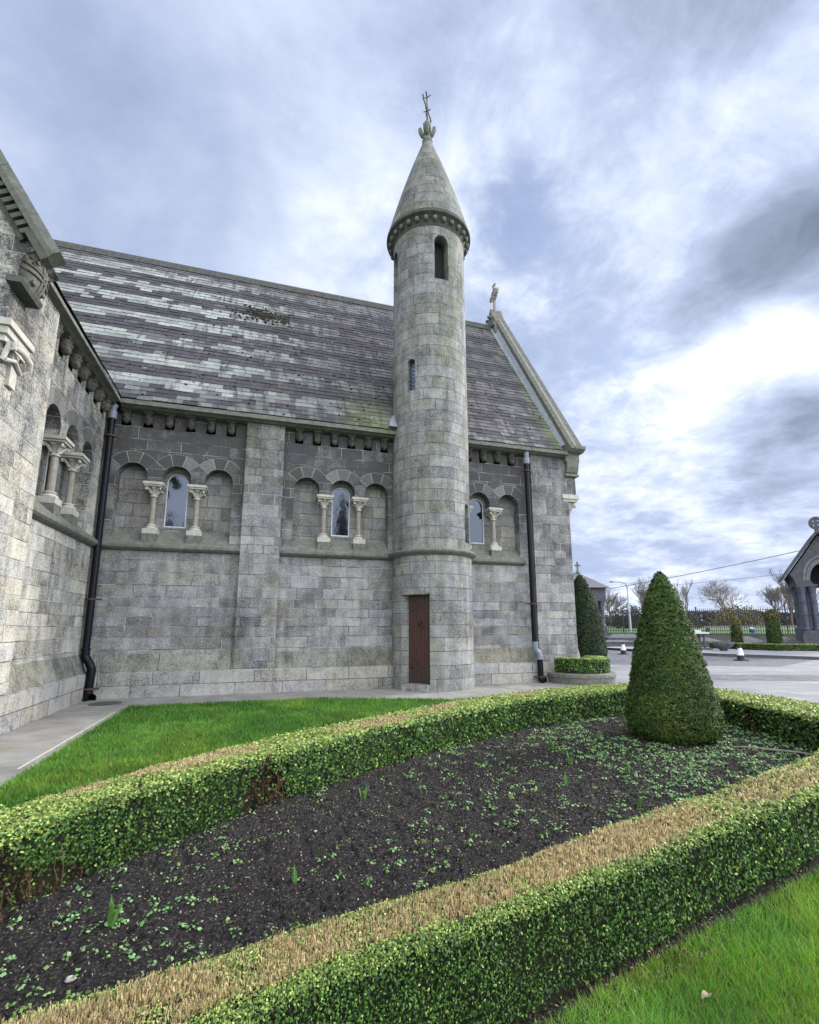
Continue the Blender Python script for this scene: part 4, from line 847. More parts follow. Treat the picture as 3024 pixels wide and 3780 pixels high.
# ================================================ clipped hedges
def resample(A, n):
    d = np.r_[0, np.cumsum(np.linalg.norm(np.diff(A, axis=0), axis=1))]; t = np.linspace(0, d[-1], n)
    return np.stack([np.interp(t, d, A[:, i]) for i in (0, 1)], 1), d[-1]
def hedge(name, label, A, B, h, z0, dens, brown, eaten=(), group=None, sides=True, topcol=None, closed=False):
    """A: edge seen from the bed/camera, B: the other edge"""
    N = 240; Ar, La = resample(A, N); Br, _ = resample(B, N)
    root = thing(name, (float(Ar[N//2][0]), float(Ar[N//2][1]), z0), label, 'hedge', group)
    off = np.array(root.location)
    # woody core
    ins = .035; sd_ = norm(np.c_[Br-Ar, np.zeros(N)])[:, :2]
    a = Ar+sd_*ins; b = Br-sd_*ins; rows = [(a, 0.0), (a, h*.5), (a, h-.05), (a+sd_*.03, h-.03), (b-sd_*.03, h-.03), (b, h-.05), (b, h*.5), (b, 0.0)]
    V = []
    for q, z in rows:
        zz = np.full(N, z0+z); V.append(np.c_[q, zz])
    V = np.array(V)
    for (ex, ey, er, ez) in eaten:
        w_ = np.exp(-((Ar[:, 0]-ex)**2+(Ar[:, 1]-ey)**2)/(er*.8)**2)
        for r_, q_ in ((0, .20), (1, .13 if ez > .3 else 0)): V[r_][:, :2] += sd_*(w_*q_)[:, None]
    V[1:7] += rng.normal(0, .006, V[1:7].shape)
    mb = MB(); mb.v = [tuple(p) for p in V.reshape(-1, 3)]; nr = len(rows)
    mb.f = [(j*N+i, j*N+i+1, (j+1)*N+i+1, (j+1)*N+i) for j in range(nr-1) for i in range(N-1)]+[tuple(j*N for j in range(nr)), tuple(j*N+N-1 for j in range(nr))[::-1]]
    if 'hedgecore' not in M: M['hedgecore'] = stone('hedge_core', (.006, .008, .004), (.022, .022, .010), 20)
    build('branches', mb, 'hedgecore', root, False)
    if eaten and name == 'box_hedge' and h > .46:
        for (ex, ey, er, ez) in eaten:
            st_ = MB()
            for q_ in range(int(60*er)):
                i_ = int(np.argmin((Ar[:, 0]-ex-random.gauss(0, er*.45))**2+(Ar[:, 1]-ey-random.gauss(0, er*.45))**2)); p0 = Ar[i_]+sd_[i_]*random.uniform(.06, .2)
                p_ = [(p0[0], p0[1], z0)]
                for k_ in range(3): p_.append((p_[-1][0]+random.gauss(-sd_[i_][0]*.03, .03), p_[-1][1]+random.gauss(-sd_[i_][1]*.03, .03), p_[-1][2]+random.uniform(.05, .12)))
                st_.tube(p_, [random.uniform(.004, .009), .004, .003, .0015], 5)
            build('woody_stems', st_, 'litterstem', root, False)['kind'] = 'stuff'
    Ps = []; Ns = []; Cs = []; Ls = []; Ups = []
    def face(kind):
        X0, X1 = (Ar, Ar) if kind == 'a' else (Br, Br) if kind == 'b' else (Ar, Br)
        seg = np.linalg.norm(np.diff(X0, axis=0), axis=1); wid = h if kind in 'ab' else np.linalg.norm(X1-X0, axis=1).mean()
        mid = (X0[:-1]+X1[:-1])/2; dist = np.hypot(mid[:, 0], mid[:, 1])
        L = np.clip(.0054*dist, .0098, .045); cnt = dens*seg*wid/(L*L*.55)*(1.35 if kind == 't' else 1)
        if kind == 'b': cnt = cnt*.5
        cnt = rng.poisson(cnt); i = np.repeat(np.arange(N-1), cnt); n = len(i); f = rng.random(n); t = rng.random(n)
        pa = X0[i]*(1-f[:, None])+X0[i+1]*f[:, None]; pb = X1[i]*(1-f[:, None])+X1[i+1]*f[:, None]; s2 = sd_[i]
        if kind in 'ab':
            sg = -1 if kind == 'a' else 1; z = h*t; bulge = (fbm(pa[:, 0]*3+z*1.3, pa[:, 1]*3, 4)-.5)*.05+(fbm(pa[:, 0]*9, z*9+pa[:, 1]*5, 9)-.5)*.04
            rnd = np.clip((z-(h-.06))/.06, 0, 1)**2*.03; low = np.clip((.08-z)/.08, 0, 1)*.05
            off_ = bulge-rnd-low+rng.uniform(-.035, .012, n)+(rng.random(n) < .012)*rng.uniform(0, .03, n)
            P = np.c_[pa+s2*sg*off_[:, None], z0+z]; Nn = np.c_[s2*sg, np.clip((z/h-.75)*2, -.1, .8)]
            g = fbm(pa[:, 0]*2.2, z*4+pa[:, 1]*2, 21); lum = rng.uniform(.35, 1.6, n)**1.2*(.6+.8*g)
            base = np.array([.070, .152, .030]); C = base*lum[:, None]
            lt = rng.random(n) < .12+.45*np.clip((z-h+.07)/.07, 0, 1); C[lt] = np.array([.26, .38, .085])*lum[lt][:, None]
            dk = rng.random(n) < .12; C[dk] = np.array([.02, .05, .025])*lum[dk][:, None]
            keep = np.ones(n, bool)
            for (ex, ey, er, ez) in eaten:   # browsed / died-back holes near the ground
                dd = np.hypot(pa[:, 0]-ex, pa[:, 1]-ey)/er+np.maximum(z, 0)/ez*.75+(fbm(pa[:, 0]*8, z*8, 3)-.5)*.8
                hit = dd < 1
                C[hit & (rng.random(n) < .6)] = np.array([.10, .055, .03])*.9; keep &= ~(hit & (rng.random(n) < .62))
            P, Nn, C, L_ = P[keep], Nn[keep], C[keep], L[i][keep]; U = np.zeros(len(P))
        else:
            P2 = pa*(1-t[:, None])+pb*t[:, None]; bm_ = brown(P2[:, 0], P2[:, 1], t)
            z = h-.012+(rng.random(n) < .01)*rng.uniform(0, .035, n)+(fbm(P2[:, 0]*4, P2[:, 1]*4, 6)-.5)*.04+rng.uniform(-.03, .012, n)-np.maximum(0, .12-t)*.2-np.maximum(0, t-.88)*.2
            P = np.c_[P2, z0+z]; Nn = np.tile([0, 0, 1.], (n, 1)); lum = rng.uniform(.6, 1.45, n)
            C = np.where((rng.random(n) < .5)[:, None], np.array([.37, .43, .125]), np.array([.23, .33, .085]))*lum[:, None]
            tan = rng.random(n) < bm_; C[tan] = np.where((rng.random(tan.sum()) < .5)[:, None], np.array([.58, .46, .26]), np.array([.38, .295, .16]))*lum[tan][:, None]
            L_ = L[i].copy(); U = tan.astype(float)
        Ps.append(P); Ns.append(Nn); Cs.append(C); Ls.append(L_); Ups.append(U)
    face('a'); face('t')
    if sides: face('b')
    P, Nn, C, L, U = map(np.concatenate, (Ps, Ns, Cs, Ls, Ups))
    tw = U > .5; V1 = leaves(P[~tw], Nn[~tw], L[~tw]*rng.uniform(.8, 1.35, (~tw).sum()), L[~tw]*.68, .55)
    # clipped brown twig ends stand upright in the scorched patches
    q = np.repeat(P[tw], 3, axis=0); tc3 = np.repeat(C[tw], 3, axis=0)*rng.uniform(.7, 1.25, (3*int(tw.sum()), 1)); q = q+rng.normal(0, .006, q.shape)*[1, 1, .4]; k_ = len(q); Lt = np.repeat(L[tw], 3); hgt = rng.uniform(.002, .010, k_)*(1+.12*np.hypot(q[:, 0], q[:, 1])); wd = np.clip(Lt*.20, .002, .02)
    an = rng.uniform(0, 2*pi, k_); d = np.c_[np.cos(an), np.sin(an), np.zeros(k_)]*wd[:, None]; tip = rng.normal(0, .0025, (k_, 3))*[1, 1, 0]+np.c_[np.zeros((k_, 2)), hgt]
    V2 = np.stack([q-d*.5-[0, 0, .006], q+d*.5-[0, 0, .006], q+d*.5+tip, q-d*.5+tip], 1).reshape(-1, 3)
    V = np.concatenate([V1, V2])-off; C = np.concatenate([C[~tw], tc3])
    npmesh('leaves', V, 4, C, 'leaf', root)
    return root
def brown_front(x, y, t):
    n = fbm(x*1.6, y*1.6, 31)+.8*(fbm(x*9, y*9, 32)-.5); c = np.clip(2.15-abs(t-.54)*4.1, 0, 1)
    gap = np.exp(-((x-3.0)/.45)**2)*.75+np.exp(-((x-3.7)/.25)**2)*.3     # a greener stretch
    return np.clip((n*1.1+c*1.15-1.08)*1.5, 0, 1)*(1-gap*.8)*(.80+.12*fbm(x*3, y*3, 77))
def brown_back(x, y, t):
    r = 0
    for (cx, cy, rx, ry) in ((-.32, 4.95, .45, .17), (1.60, 6.15, .55, .2), (.95, 5.75, .2, .1), (2.55, 6.85, .5, .16), (-1.15, 4.25, .22, .12), (-.75, 4.6, .2, .1), (4.6, 7.9, .8, .1)):
        a = R_(36); u = (x-cx)*cos(a)+(y-cy)*sin(a); v = -(x-cx)*sin(a)+(y-cy)*cos(a); r = np.maximum(r, np.exp(-(u/rx)**2-(v/ry)**2))
    return np.clip(r*1.25-.15+(fbm(x*7, y*7, 41)-.5)*.9*(r > .12), 0, .9)
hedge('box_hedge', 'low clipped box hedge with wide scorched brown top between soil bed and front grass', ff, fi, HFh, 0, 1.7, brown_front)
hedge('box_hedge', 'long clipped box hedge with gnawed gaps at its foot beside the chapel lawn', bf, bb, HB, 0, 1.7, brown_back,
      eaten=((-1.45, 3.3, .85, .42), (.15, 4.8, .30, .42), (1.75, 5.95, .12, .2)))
hedge('box_hedge', 'dark clipped box hedge closing the far right end of the soil bed beside the forecourt', rf, rb, .47, 0, 1.6, lambda x, y, t: np.full(len(x), .03), eaten=((7.25, 5.95, .14, .55),))

# ================================================ yew topiary
def topiary(label, c, z0, prof, size, n, name='yew_topiary', cat='topiary', trunk=True, grp=None, colr=((.008, .022, .008), (.062, .118, .022)), tips=(.17, .21, .035), local_tips=None):
    root = thing(name, (c[0], c[1], z0), label, cat, grp); prof = np.array(prof, float)
    zz, rr_ = prof[:, 1]-z0, prof[:, 0]
    mb = MB(); mb.lathe([(max(r*.9, .01), z) for r, z in zip(rr_, zz)], (0, 0), 28); 
    if 'yewcore' not in M: M['yewcore'] = stone('yew_core', (.003, .006, .003), (.012, .018, .008), 20)
    build('core', mb, 'yewcore', root, False, local=True)
    if trunk: b = MB(); b.tube([(0, 0, -.05), (.02, 0, .15), (0, .01, .4)], [.06, .05, .045], 9); build('trunk', b, 'bark', root, False, local=True)
    # sample surface proportional to radius
    zf = np.linspace(zz[0], zz[-1], 400); rf__ = np.interp(zf, zz, rr_); sl = np.hypot(np.gradient(rf__), np.gradient(zf)); w = (rf__+.02)*sl; cdf = np.cumsum(w)/w.sum()
    u = rng.random(n); z = np.interp(u, cdf, zf); r = np.interp(z, zf, rf__); dr = np.interp(z, zf, np.gradient(rf__, zf)); th = rng.uniform(0, 2*pi, n)
    bump_ = (fbm(th*r*6+5, z*9, 51)-.5)*.07+(fbm(th*r*13, z*30, 52)-.5)*.10
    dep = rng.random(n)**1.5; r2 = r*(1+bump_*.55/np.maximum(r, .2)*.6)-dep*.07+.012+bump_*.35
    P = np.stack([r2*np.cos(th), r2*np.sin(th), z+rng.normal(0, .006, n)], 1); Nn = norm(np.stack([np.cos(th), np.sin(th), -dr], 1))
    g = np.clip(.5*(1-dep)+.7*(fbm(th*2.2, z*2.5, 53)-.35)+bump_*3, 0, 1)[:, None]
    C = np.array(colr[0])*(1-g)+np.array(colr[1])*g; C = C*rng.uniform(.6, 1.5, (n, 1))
    pt = fbm(th*3, z*3.2, 57); tp = rng.random(n) < (np.clip((pt-.50)*1.2, 0, .22)+.06)*(1-dep); C[tp] = np.array(tips)*rng.uniform(.5, 1.1, (tp.sum(), 1))
    if local_tips: m_ = rng.random(n) < np.clip((z-local_tips[0])/(local_tips[1]-local_tips[0]), 0, .55); C[m_] = np.array([.26, .20, .06])*rng.uniform(.6, 1.2, (m_.sum(), 1))
    # sprays: longer than wide, lying across the surface and drooping
    V = leaves(P, Nn+np.array([0, 0, .35]), size*rng.uniform(.8, 1.7, n), size*.42, .55, up=None)
    npmesh('foliage', V, 4, C, 'yew', root); return root
TP = [(.30, .03), (.47, .06), (.57, .14), (.605, .24), (.61, .42), (.575, .6), (.53, .78), (.495, .95), (.455, 1.15), (.41, 1.38), (.345, 1.6), (.285, 1.83), (.235, 2.0), (.165, 2.18), (.10, 2.32), (.045, 2.41), (.01, 2.44)]
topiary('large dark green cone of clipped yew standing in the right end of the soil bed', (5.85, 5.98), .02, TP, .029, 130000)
TP2 = [(.45, .3), (.62, .36), (.68, .6), (.69, .9), (.66, 1.3), (.60, 1.8), (.52, 2.3), (.36, 2.7), (.24, 3.05), (.14, 3.25), (.08, 3.33), (.02, 3.38)]
topiary('tall narrow cone of clipped yew behind the chapel corner, above the round planter', (10.42, 14.12), .28, TP2, .055, 32000, colr=((.008, .020, .010), (.028, .052, .018)), tips=(.05, .08, .02))
YC = dict(name='column_yew', cat='yew', trunk=True, grp='golden column yews by the pavement', colr=((.014, .03, .010), (.06, .10, .02)), tips=(.17, .18, .04))
topiary('shorter column yew with bare yellow top, left of the two beyond the pavement', (31.95, 26.35), .15, [(.22, .3), (.34, .5), (.34, 1.2), (.29, 1.7), (.26, 2.0), (.20, 2.25), (.12, 2.42)], .11, 2600, local_tips=(1.2, 2.4), **YC)
topiary('taller thicker column yew, right of the two beyond the pavement', (32.3, 24.0), .15, [(.24, .3), (.40, .5), (.42, 1.2), (.37, 1.7), (.37, 2.3), (.33, 2.6), (.20, 2.78)], .11, 3400, local_tips=(1.9, 3.1), **YC)

# round planter at the chapel corner
PC = (9.46, 13.11)
b = MB(); b.lathe([(.98, -.02), (1.0, .18), (1.03, .19), (1.03, .27), (1.0, .30), (.80, .305), (.78, .2)], n=56, cap=False); pl_ = thing('round_planter', (PC[0], PC[1], 0), 'low curved stone planter edging at the foot of the chapel corner', 'planter')
build('stone_edging', b, 'weather', pl_, True, local=True)
b = MB(); b.lathe([(.0, .25), (.79, .25)], n=40, cap=False); build('soil', b, 'soil', pl_, True, local=True)
th = np.linspace(R_(178), R_(400), 60); cA = np.c_[PC[0]+.86*np.cos(th), PC[1]+.86*np.sin(th)]; cB = np.c_[PC[0]+.50*np.cos(th), PC[1]+.50*np.sin(th)]
hedge('box_hedge', 'small curved box hedge growing in the round stone planter at the chapel corner', cA, cB, .46, .28, 1.5, lambda x, y, t: np.full(len(x), .02))
hedge('box_hedge', 'distant low box hedge edging the graves across the forecourt, in front of the column yews', np.array([(31.2, 28.0), (31.3, 25.5), (31.5, 23.3), (33.5, 22.2), (35, 21.5)]), np.array([(31.9, 28.1), (32.0, 25.5), (32.2, 23.7), (33.8, 22.8), (35.3, 22.1)]), .42, .15, 1.2, lambda x, y, t: np.full(len(x), .05), eaten=((31.3, 26.4, .7, .8),))

# ================================================ grass
def grassfield(name, poly, dens, h, w, z, tint, seedn, excl=None, **t):
    p = np.array(poly); x0, y0 = p.min(0); x1, y1 = p.max(0); n = int((x1-x0)*(y1-y0)*dens); x = rng.uniform(x0, x1, n); y = rng.uniform(y0, y1, n)
    k_ = inpoly(x, y, poly); D = np.hypot(x, y); k_ &= rng.random(n) < np.clip((2.6/np.maximum(D, .5))**1.3, .12, 1)
    v = Vector; ang = np.arctan2(x, y)-YAW; k_ &= (np.abs(ang) < R_(52)) | (D < 1.2)
    if excl is not None: k_ &= ~excl(x, y)
    x, y, D = x[k_], y[k_], D[k_]; n = len(x); hh = h*rng.uniform(.5, 1.3, n)*(.8+.5*fbm(x*2, y*2, seedn)); ww = w*np.clip(D/2.2, .8, 4.5)
    V = blades(np.c_[x, y, np.full(n, z)], hh*(1+.08*D), ww, .9); g = fbm(x*1.3, y*1.3, seedn+3)[:, None]; f = fbm(x*6, y*6, seedn+5)[:, None]
    g = np.clip((g-.5)*2.4+.5, 0, 1); C = (np.array(tint[0])*(1-g)+np.array(tint[1])*g)*(.55+.9*f)*rng.uniform(.65, 1.4, (n, 1)); st = rng.random(n) < .05; C[st] = np.array([.28, .30, .10])*rng.uniform(.6, 1.1, (st.sum(), 1))
    ye = (rng.random(n) < np.clip((fbm(x*1.1, y*1.1, seedn+9)-.55)*4, 0, .6)); C[ye] = C[ye]*np.array([1.6, 1.1, .9])
    return npmesh(name, V, 3, C, 'grass', None, kind='stuff', category='grass', **t)
lawnp = [(-2.4, 3.3), (-2.4, 11.75), (1.6, 11.72), (3.2, 11.05), (4.3, 10.6), (8.6, 10.35), (8.7, 8.6), (6.3, 8.6), (3.6, 7.7), (1.45, 6.45), (-.4, 5.05), (-1.5, 3.95), (-1.9, 3.7)]
grassfield('grass', lawnp, 16000, .036, .0034, .008, ((.040, .14, .014), (.105, .235, .028)), 61, label='short green grass of the lawn between the chapel path and the long hedge')
fl = [(-.9, .6)]+[(a_[0], a_[1]-.045-.03*sin(a_[0]*5)) for a_ in ff]+[(9.6, 3.0), (9.8, -1.5), (0, -.5)]
grassfield('grass', fl, 17000, .040, .0028, .004, ((.085, .245, .025), (.18, .36, .052)), 71, label='lush bright grass in the near right corner in front of the box hedge')
# tufts creeping over the litter strip, dead box leaves and bits
n = 2600; i = rng.integers(0, len(ff)-1, n); f = rng.random((n, 1)); q = ff[i]*(1-f)+ff[i+1]*f; q[:, 1] += rng.uniform(-.17, .08, n)
C = np.where((rng.random(n) < .5)[:, None], np.array([.13, .085, .045]), np.array([.30, .24, .15]))*rng.uniform(.4, 1.2, (n, 1))
npmesh('leaf_litter', leaves(np.c_[q, rng.uniform(.012, .03, n)], np.tile([0, 0, 1.], (n, 1)), rng.uniform(.008, .028, n), .010, .5), 4, C, 'litter', None, kind='stuff', category='litter', label='dry leaf litter along the foot of the near box hedge')
# ================================================ the soil bed's seedlings and scraps
BP = [tuple(p) for p in bedpoly]
def onsoil(x, y): return soilz(x, y)
PX, NX, CX, LX = [], [], [], []
def cluster(x, y, R, n, size):
    a = rng.uniform(0, 2*pi, n); r = R*np.sqrt(rng.random(n)); px = x+r*np.cos(a); py = y+r*np.sin(a)
    PX.append(np.c_[px, py, onsoil(px, py)+rng.uniform(.008, .030, n)]); LX.append(np.full(n, size)*rng.uniform(.6, 1.3, n)); NX.append(np.c_[np.cos(a)*.4, np.sin(a)*.4, np.ones(n)])
    CX.append(np.array([.20, .36, .13])*rng.uniform(.55, 1.35, (n, 1))*np.array([rng.uniform(.85, 1.2), 1, rng.uniform(.8, 1.2)]))
cnt = 0
while cnt < 1700:
    x = rng.uniform(-2.2, 7.6); y = rng.uniform(1.6, 8.4)
    if not inpoly(np.array([x]), np.array([y]), BP)[0]: continue
    far = min(1, max(0, (x-1.6)/2.6)); dk = fbm(np.array([x*.9]), np.array([y*.9]), 81)[0]
    front = (y-(2.2+x*.25)); pr_ = .13+.95*far*(dk > .42)*(front > .25)+(.40 if x < -.1 else 0)+.12*(dk > .5)
    if x > 1 and front < .5: pr_ *= .25
    if rng.random() > pr_: continue
    D = math.hypot(x, y); cluster(x, y, rng.uniform(.02, .07 if D > 4 else .045), int(rng.integers(4, 13)), .015+.0017*D); cnt += 1
P, Nn, C, L = map(np.concatenate, (PX, NX, CX, LX)); npmesh('seedlings', leaves(P, Nn, L, L*.8, .35), 4, C, 'leaf', None, kind='stuff', category='seedlings', label='scattered pale green weed seedlings sprouting from the dark soil bed')
n = 90000; x = rng.uniform(-2.2, 7.6, n); y = rng.uniform(1.6, 8.5, n); k_ = inpoly(x, y, BP); x, y = x[k_], y[k_]; n = len(x); D = np.hypot(x, y)
C = np.where((rng.random(n) < .3)[:, None], np.array([.30, .26, .19]), np.array([.05, .043, .042]))*rng.uniform(.5, 1.5, (n, 1)); gq = rng.random(n) < .2; C[gq] = np.array([.16, .2, .06])*rng.uniform(.6, 1.3, (gq.sum(), 1))
npmesh('soil_crumbs', leaves(np.c_[x, y, onsoil(x, y)+.006], np.tile([0, 0, 1.], (n, 1)), rng.uniform(.004, .016, n)*(1+.06*D), .006*(1+.1*D), .7), 4, C, 'litter', None, kind='stuff', category='soil', label='crumbs, clippings and straw bits littering the soil bed')
# bulb shoots: broad leaves standing up
def shoot_mesh(k_):
    b = MB()
    for q in range(k_):
        a = random.uniform(0, 2*pi); h = random.uniform(.09, .16); w = random.uniform(.012, .022); lx, ly = cos(a), sin(a); px_, py_ = -ly, lx
        pts = []; 
        for t_, wf in ((0, .4), (.3, 1), (.65, .9), (1, .04)):
            o_ = .03+.05*t_*t_; pts.append((lx*o_*.6, ly*o_*.6, h*t_, w*wf))
        vs = []
        for (x, y, z, ww) in pts: vs += [(x-px_*ww, y-py_*ww, z), (x+lx*.006, y+ly*.006, z), (x+px_*ww, y+py_*ww, z)]
        b.add(vs, [(3*i, 3*i+1, 3*i+4, 3*i+3) for i in range(3)]+[(3*i+1, 3*i+2, 3*i+5, 3*i+4) for i in range(3)], (.10, .22, .045))
    return b
G_ = 'bulb shoots in the soil bed'
for i, (x, y, k_, lab, sc) in enumerate([(-.66, 3.28, 5, 'clump of broad bulb leaves at the near left of the soil bed', .95), (.32, 3.42, 2, 'single upright green bulb leaf left of the middle of the soil bed', .8), (1.05, 2.75, 0, '', 1),
    (1.72, 2.86, 4, 'bright green bulb shoot close behind the near scorched hedge', 1.0), (1.02, 4.75, 4, 'bulb shoot with splayed leaves close to the foot of the long hedge', 1.1), (3.55, 5.2, 4, 'bulb shoot among seedlings, reddish at its base, in the middle of the bed', 1.0),
    (3.05, 4.55, 2, 'thin pair of bulb leaves among the seedlings left of the middle shoot', .9), (3.95, 4.7, 3, 'dark green bulb shoot nearer to the yew cone among seedlings', 1.0), (3.35, 3.9, 4, 'small leafy bulb tuft in bare soil near the scorched hedge on the right', .8), (3.75, 5.85, 4, 'bulb shoot at the back of the bed below the long hedge', 1.0)]):
    if not k_: continue
    o = build('bulb_shoot', shoot_mesh(k_), 'leaf', None, False, local=True, label=lab, category='plant', group=G_); o.location = (x, y, float(soilz(np.array([x]), np.array([y]))[0])); o.scale = (sc,)*3
# pale stones
def rock(r):
    b = MB(); b.sphere((0, 0, 0), (r, r*.8, r*.6), 9, 7, lambda x, y, z: (x*random.uniform(.85, 1.15), y*random.uniform(.85, 1.15), z*random.uniform(.8, 1.1))); return b
for (x, y, r, lab) in [(-.72, 2.86, .022, 'white pebble on the soil left of the bulb clump'), (-.42, 2.62, .025, 'largest white pebble, lying at the near left of the bed'), (.10, 2.78, .018, 'white pebble in the middle of bare soil near the scorched hedge'), (-.1, 2.5, .014, 'tiny pale pebble close to the near hedge'), (6.55, 5.02, .03, 'white pebble beside the fallen stick'), (.52, 4.15, .014, 'small white pebble below the long hedge')]:
    o = build('pebble', rock(r), 'cream', None, False, smooth=True, local=True, label=lab, category='stone', group='pale pebbles on the soil'); o.location = (x, y, float(soilz(np.array([x]), np.array([y]))[0])+r*.4)
# fallen leaves on the near grass and stick
for (x, y, s_, c, lab) in [(2.95, 1.98, .05, (.42, .13, .05), 'orange fallen leaf on the near grass'), (1.93, 1.93, .06, (.38, .30, .20), 'pale tan fallen leaf on the near grass'), (1.52, 1.87, .05, (.09, .05, .03), 'dark curled leaf on the near grass'), (1.02, 2.02, .07, (.13, .04, .025), 'red brown leaf caught under the near hedge'), (3.7, 2.05, .035, (.4, .38, .3), 'pale scrap of leaf near the right edge of the grass')]:
    b = MB(); n_ = 10; P_ = [(s_*.5*cos(2*pi*i/n_)*(1 if i % 2 else .8), s_*.33*sin(2*pi*i/n_)*(1 if i % 2 else .75), .006*sin(i*1.9)+.010*abs(sin(2*pi*i/n_))) for i in range(n_)]
    b.add([(0, 0, 0)]+P_, [(0, 1+i, 1+(i+1) % n_) for i in range(n_)], c); o = build('fallen_leaf', b, 'litter', None, False, local=True, label=lab, category='leaf', group='fallen leaves on the grass'); o.location = (x, y, .042); o.rotation_euler = (.2, .15, random.uniform(0, 6))
b = MB(); b.tube([(6.05, 5.25, .06), (6.2, 5.12, .075), (6.36, 4.93, .07), (6.52, 4.73, .075), (6.55, 4.45, .08)], [.005, .009, .012, .011, .010], 7); b.tube([(6.36, 4.93, .07), (6.44, 4.95, .10)], [.008, .004], 6)
build('fallen_stick', b, 'shaft', None, False, label='pale bare stick lying on the soil at the right end of the bed', category='stick')
# drain cover
b = MB(); b.lathe([(.0, 0), (.30, 0), (.32, .003)], n=32, cap=False); o = build('drain_cover', b, 'trim_dark', None, True, local=True, label='dark oval drain cover in the path by the corner downpipe', category='drain cover'); o.location = (-3.05, 12.55, .012)
b = MB(); b.box((-2.56, 7.1, .008), (-2.535, 11.2, .014)); o = build('path_joint', b, 'cream', None, True); o['kind'] = 'structure'

# ================================================ forecourt and beyond
def trafficcone(loc, lab):
    r = thing('traffic_cone', loc, lab, 'traffic cone', 'traffic cones on the forecourt')
    b = MB(); b.box((-.23, -.23, 0), (.23, .23, .045)); b.lathe([(.17, .045), (.15, .26)], n=18); build('base', b, 'coneblack', r, False, local=True)
    b = MB(); b.lathe([(.152, .26), (.085, .60)], n=18); build('sleeve', b, 'conewhite', r, False, local=True)
    b = MB(); b.lathe([(.08, .60), (.05, .74), (.03, .75)], n=18); build('tip', b, 'coneblack', r, False, local=True)
trafficcone((21.57, 25.42, 0), 'traffic cone with white sleeve left of the big yew cone, between it and the planter')
trafficcone((22.87, 18.78, .005), 'traffic cone with white sleeve right of the big yew cone, on grey setts')
# boundary wall and railing
e_ = Vector((7.9, -13.1)).normalized()
def FW(a, d, z): return (34.8+e_.x*a+wn_.x*-d, 42.5+e_.y*a+wn_.y*-d, z)
BW = thing('boundary_wall', (38.7, 36, 0), 'low brown stone wall carrying the iron railing behind the graves', 'wall')
b = MB(); b.box((-14, -.25, -.05), (45, .2, 1.02), FW); build('wall', b, 'bwall', BW)
b = MB(); b.box((-14, -.3, 1.02), (45, .25, 1.12), FW); build('coping', b, 'trim', BW)
FE = thing('iron_railing', (38.7, 36, 1.12), 'long black iron railing with spear tops on the boundary wall', 'railing')
b = MB(); a = -14
while a < 45: b.box((a-.024, -.014, 1.12), (a+.024, .014, 3.22+.0), FW); b.add([FW(a-.03, 0, 3.2), FW(a+.03, 0, 3.2), FW(a, 0, 3.38), FW(a, .03, 3.2)], [(0, 1, 2), (0, 3, 2), (1, 3, 2)]); a += .165
build('bars', b, 'fence', FE, False)
for z in (1.3, 3.08):
    b = MB(); b.box((-14, -.022, z), (45, .022, z+.05), FW); build('rail', b, 'fence', FE, False)
a = -12
while a < 45: b = MB(); b.box((a-.05, -.05, 1.12), (a+.05, .05, 3.35), FW); b.sphere(FW(a, 0, 3.42), .08, 8, 6); build('post', b, 'fence', FE, False); a += 3.3
# things standing on the wall coping
def pot(a, z, mt, h, lab, cat='pot'):
    b = MB(); b.lathe([(.14*h, 0), (.24*h, .45*h), (.26*h, .5*h), (.20*h, .5*h), (.0, .48*h)], n=14, cap=False); b.sphere((0, 0, .62*h), (.26*h, .26*h, .2*h), 9, 6, lambda x, y, z: (x*random.uniform(.8, 1.2), y*random.uniform(.8, 1.2), z))
    o = build('flower_pot', b, mt, None, False, local=True, label=lab, category=cat, group='pots and urns on the boundary wall'); o.location = FW(a, .05, z)
pot(11.0, 1.12, 'terra', .75, 'rust red plant pot on the wall left of the blue bundle'); pot(13.6, 1.12, 'terra', .7, 'rust red plant pot on the wall behind the taller column yew')
pot(8.6, 1.12, 'kiosk', .6, 'dark urn on the wall behind the shorter column yew'); pot(15.0, 1.12, 'kiosk', .6, 'dark urn on the wall left of the big canopy monument'); pot(7.1, 1.12, 'kiosk', .55, 'dark urn on the wall right of the pale table tomb'); pot(5.9, 1.12, 'kiosk', .55, 'dark urn on the wall just behind the pale table tomb')
b = MB(); b.sphere((0, 0, .25), (.25, .2, .2), 12, 8, lambda x, y, z: (x*random.uniform(.9, 1.1), y, z*random.uniform(.9, 1.1))); o = build('bundle', b, 'blueplastic', None, False, local=True, label='blue and white bundle lying on the boundary wall between two pots', category='bundle'); o.location = FW(11.95, .1, 1.1)
b = MB(); b.sphere((-.02, 0, .43), (.16, .13, .10), 10, 7); c_ = build('wrapping', b, 'conewhite', o, False, local=True)
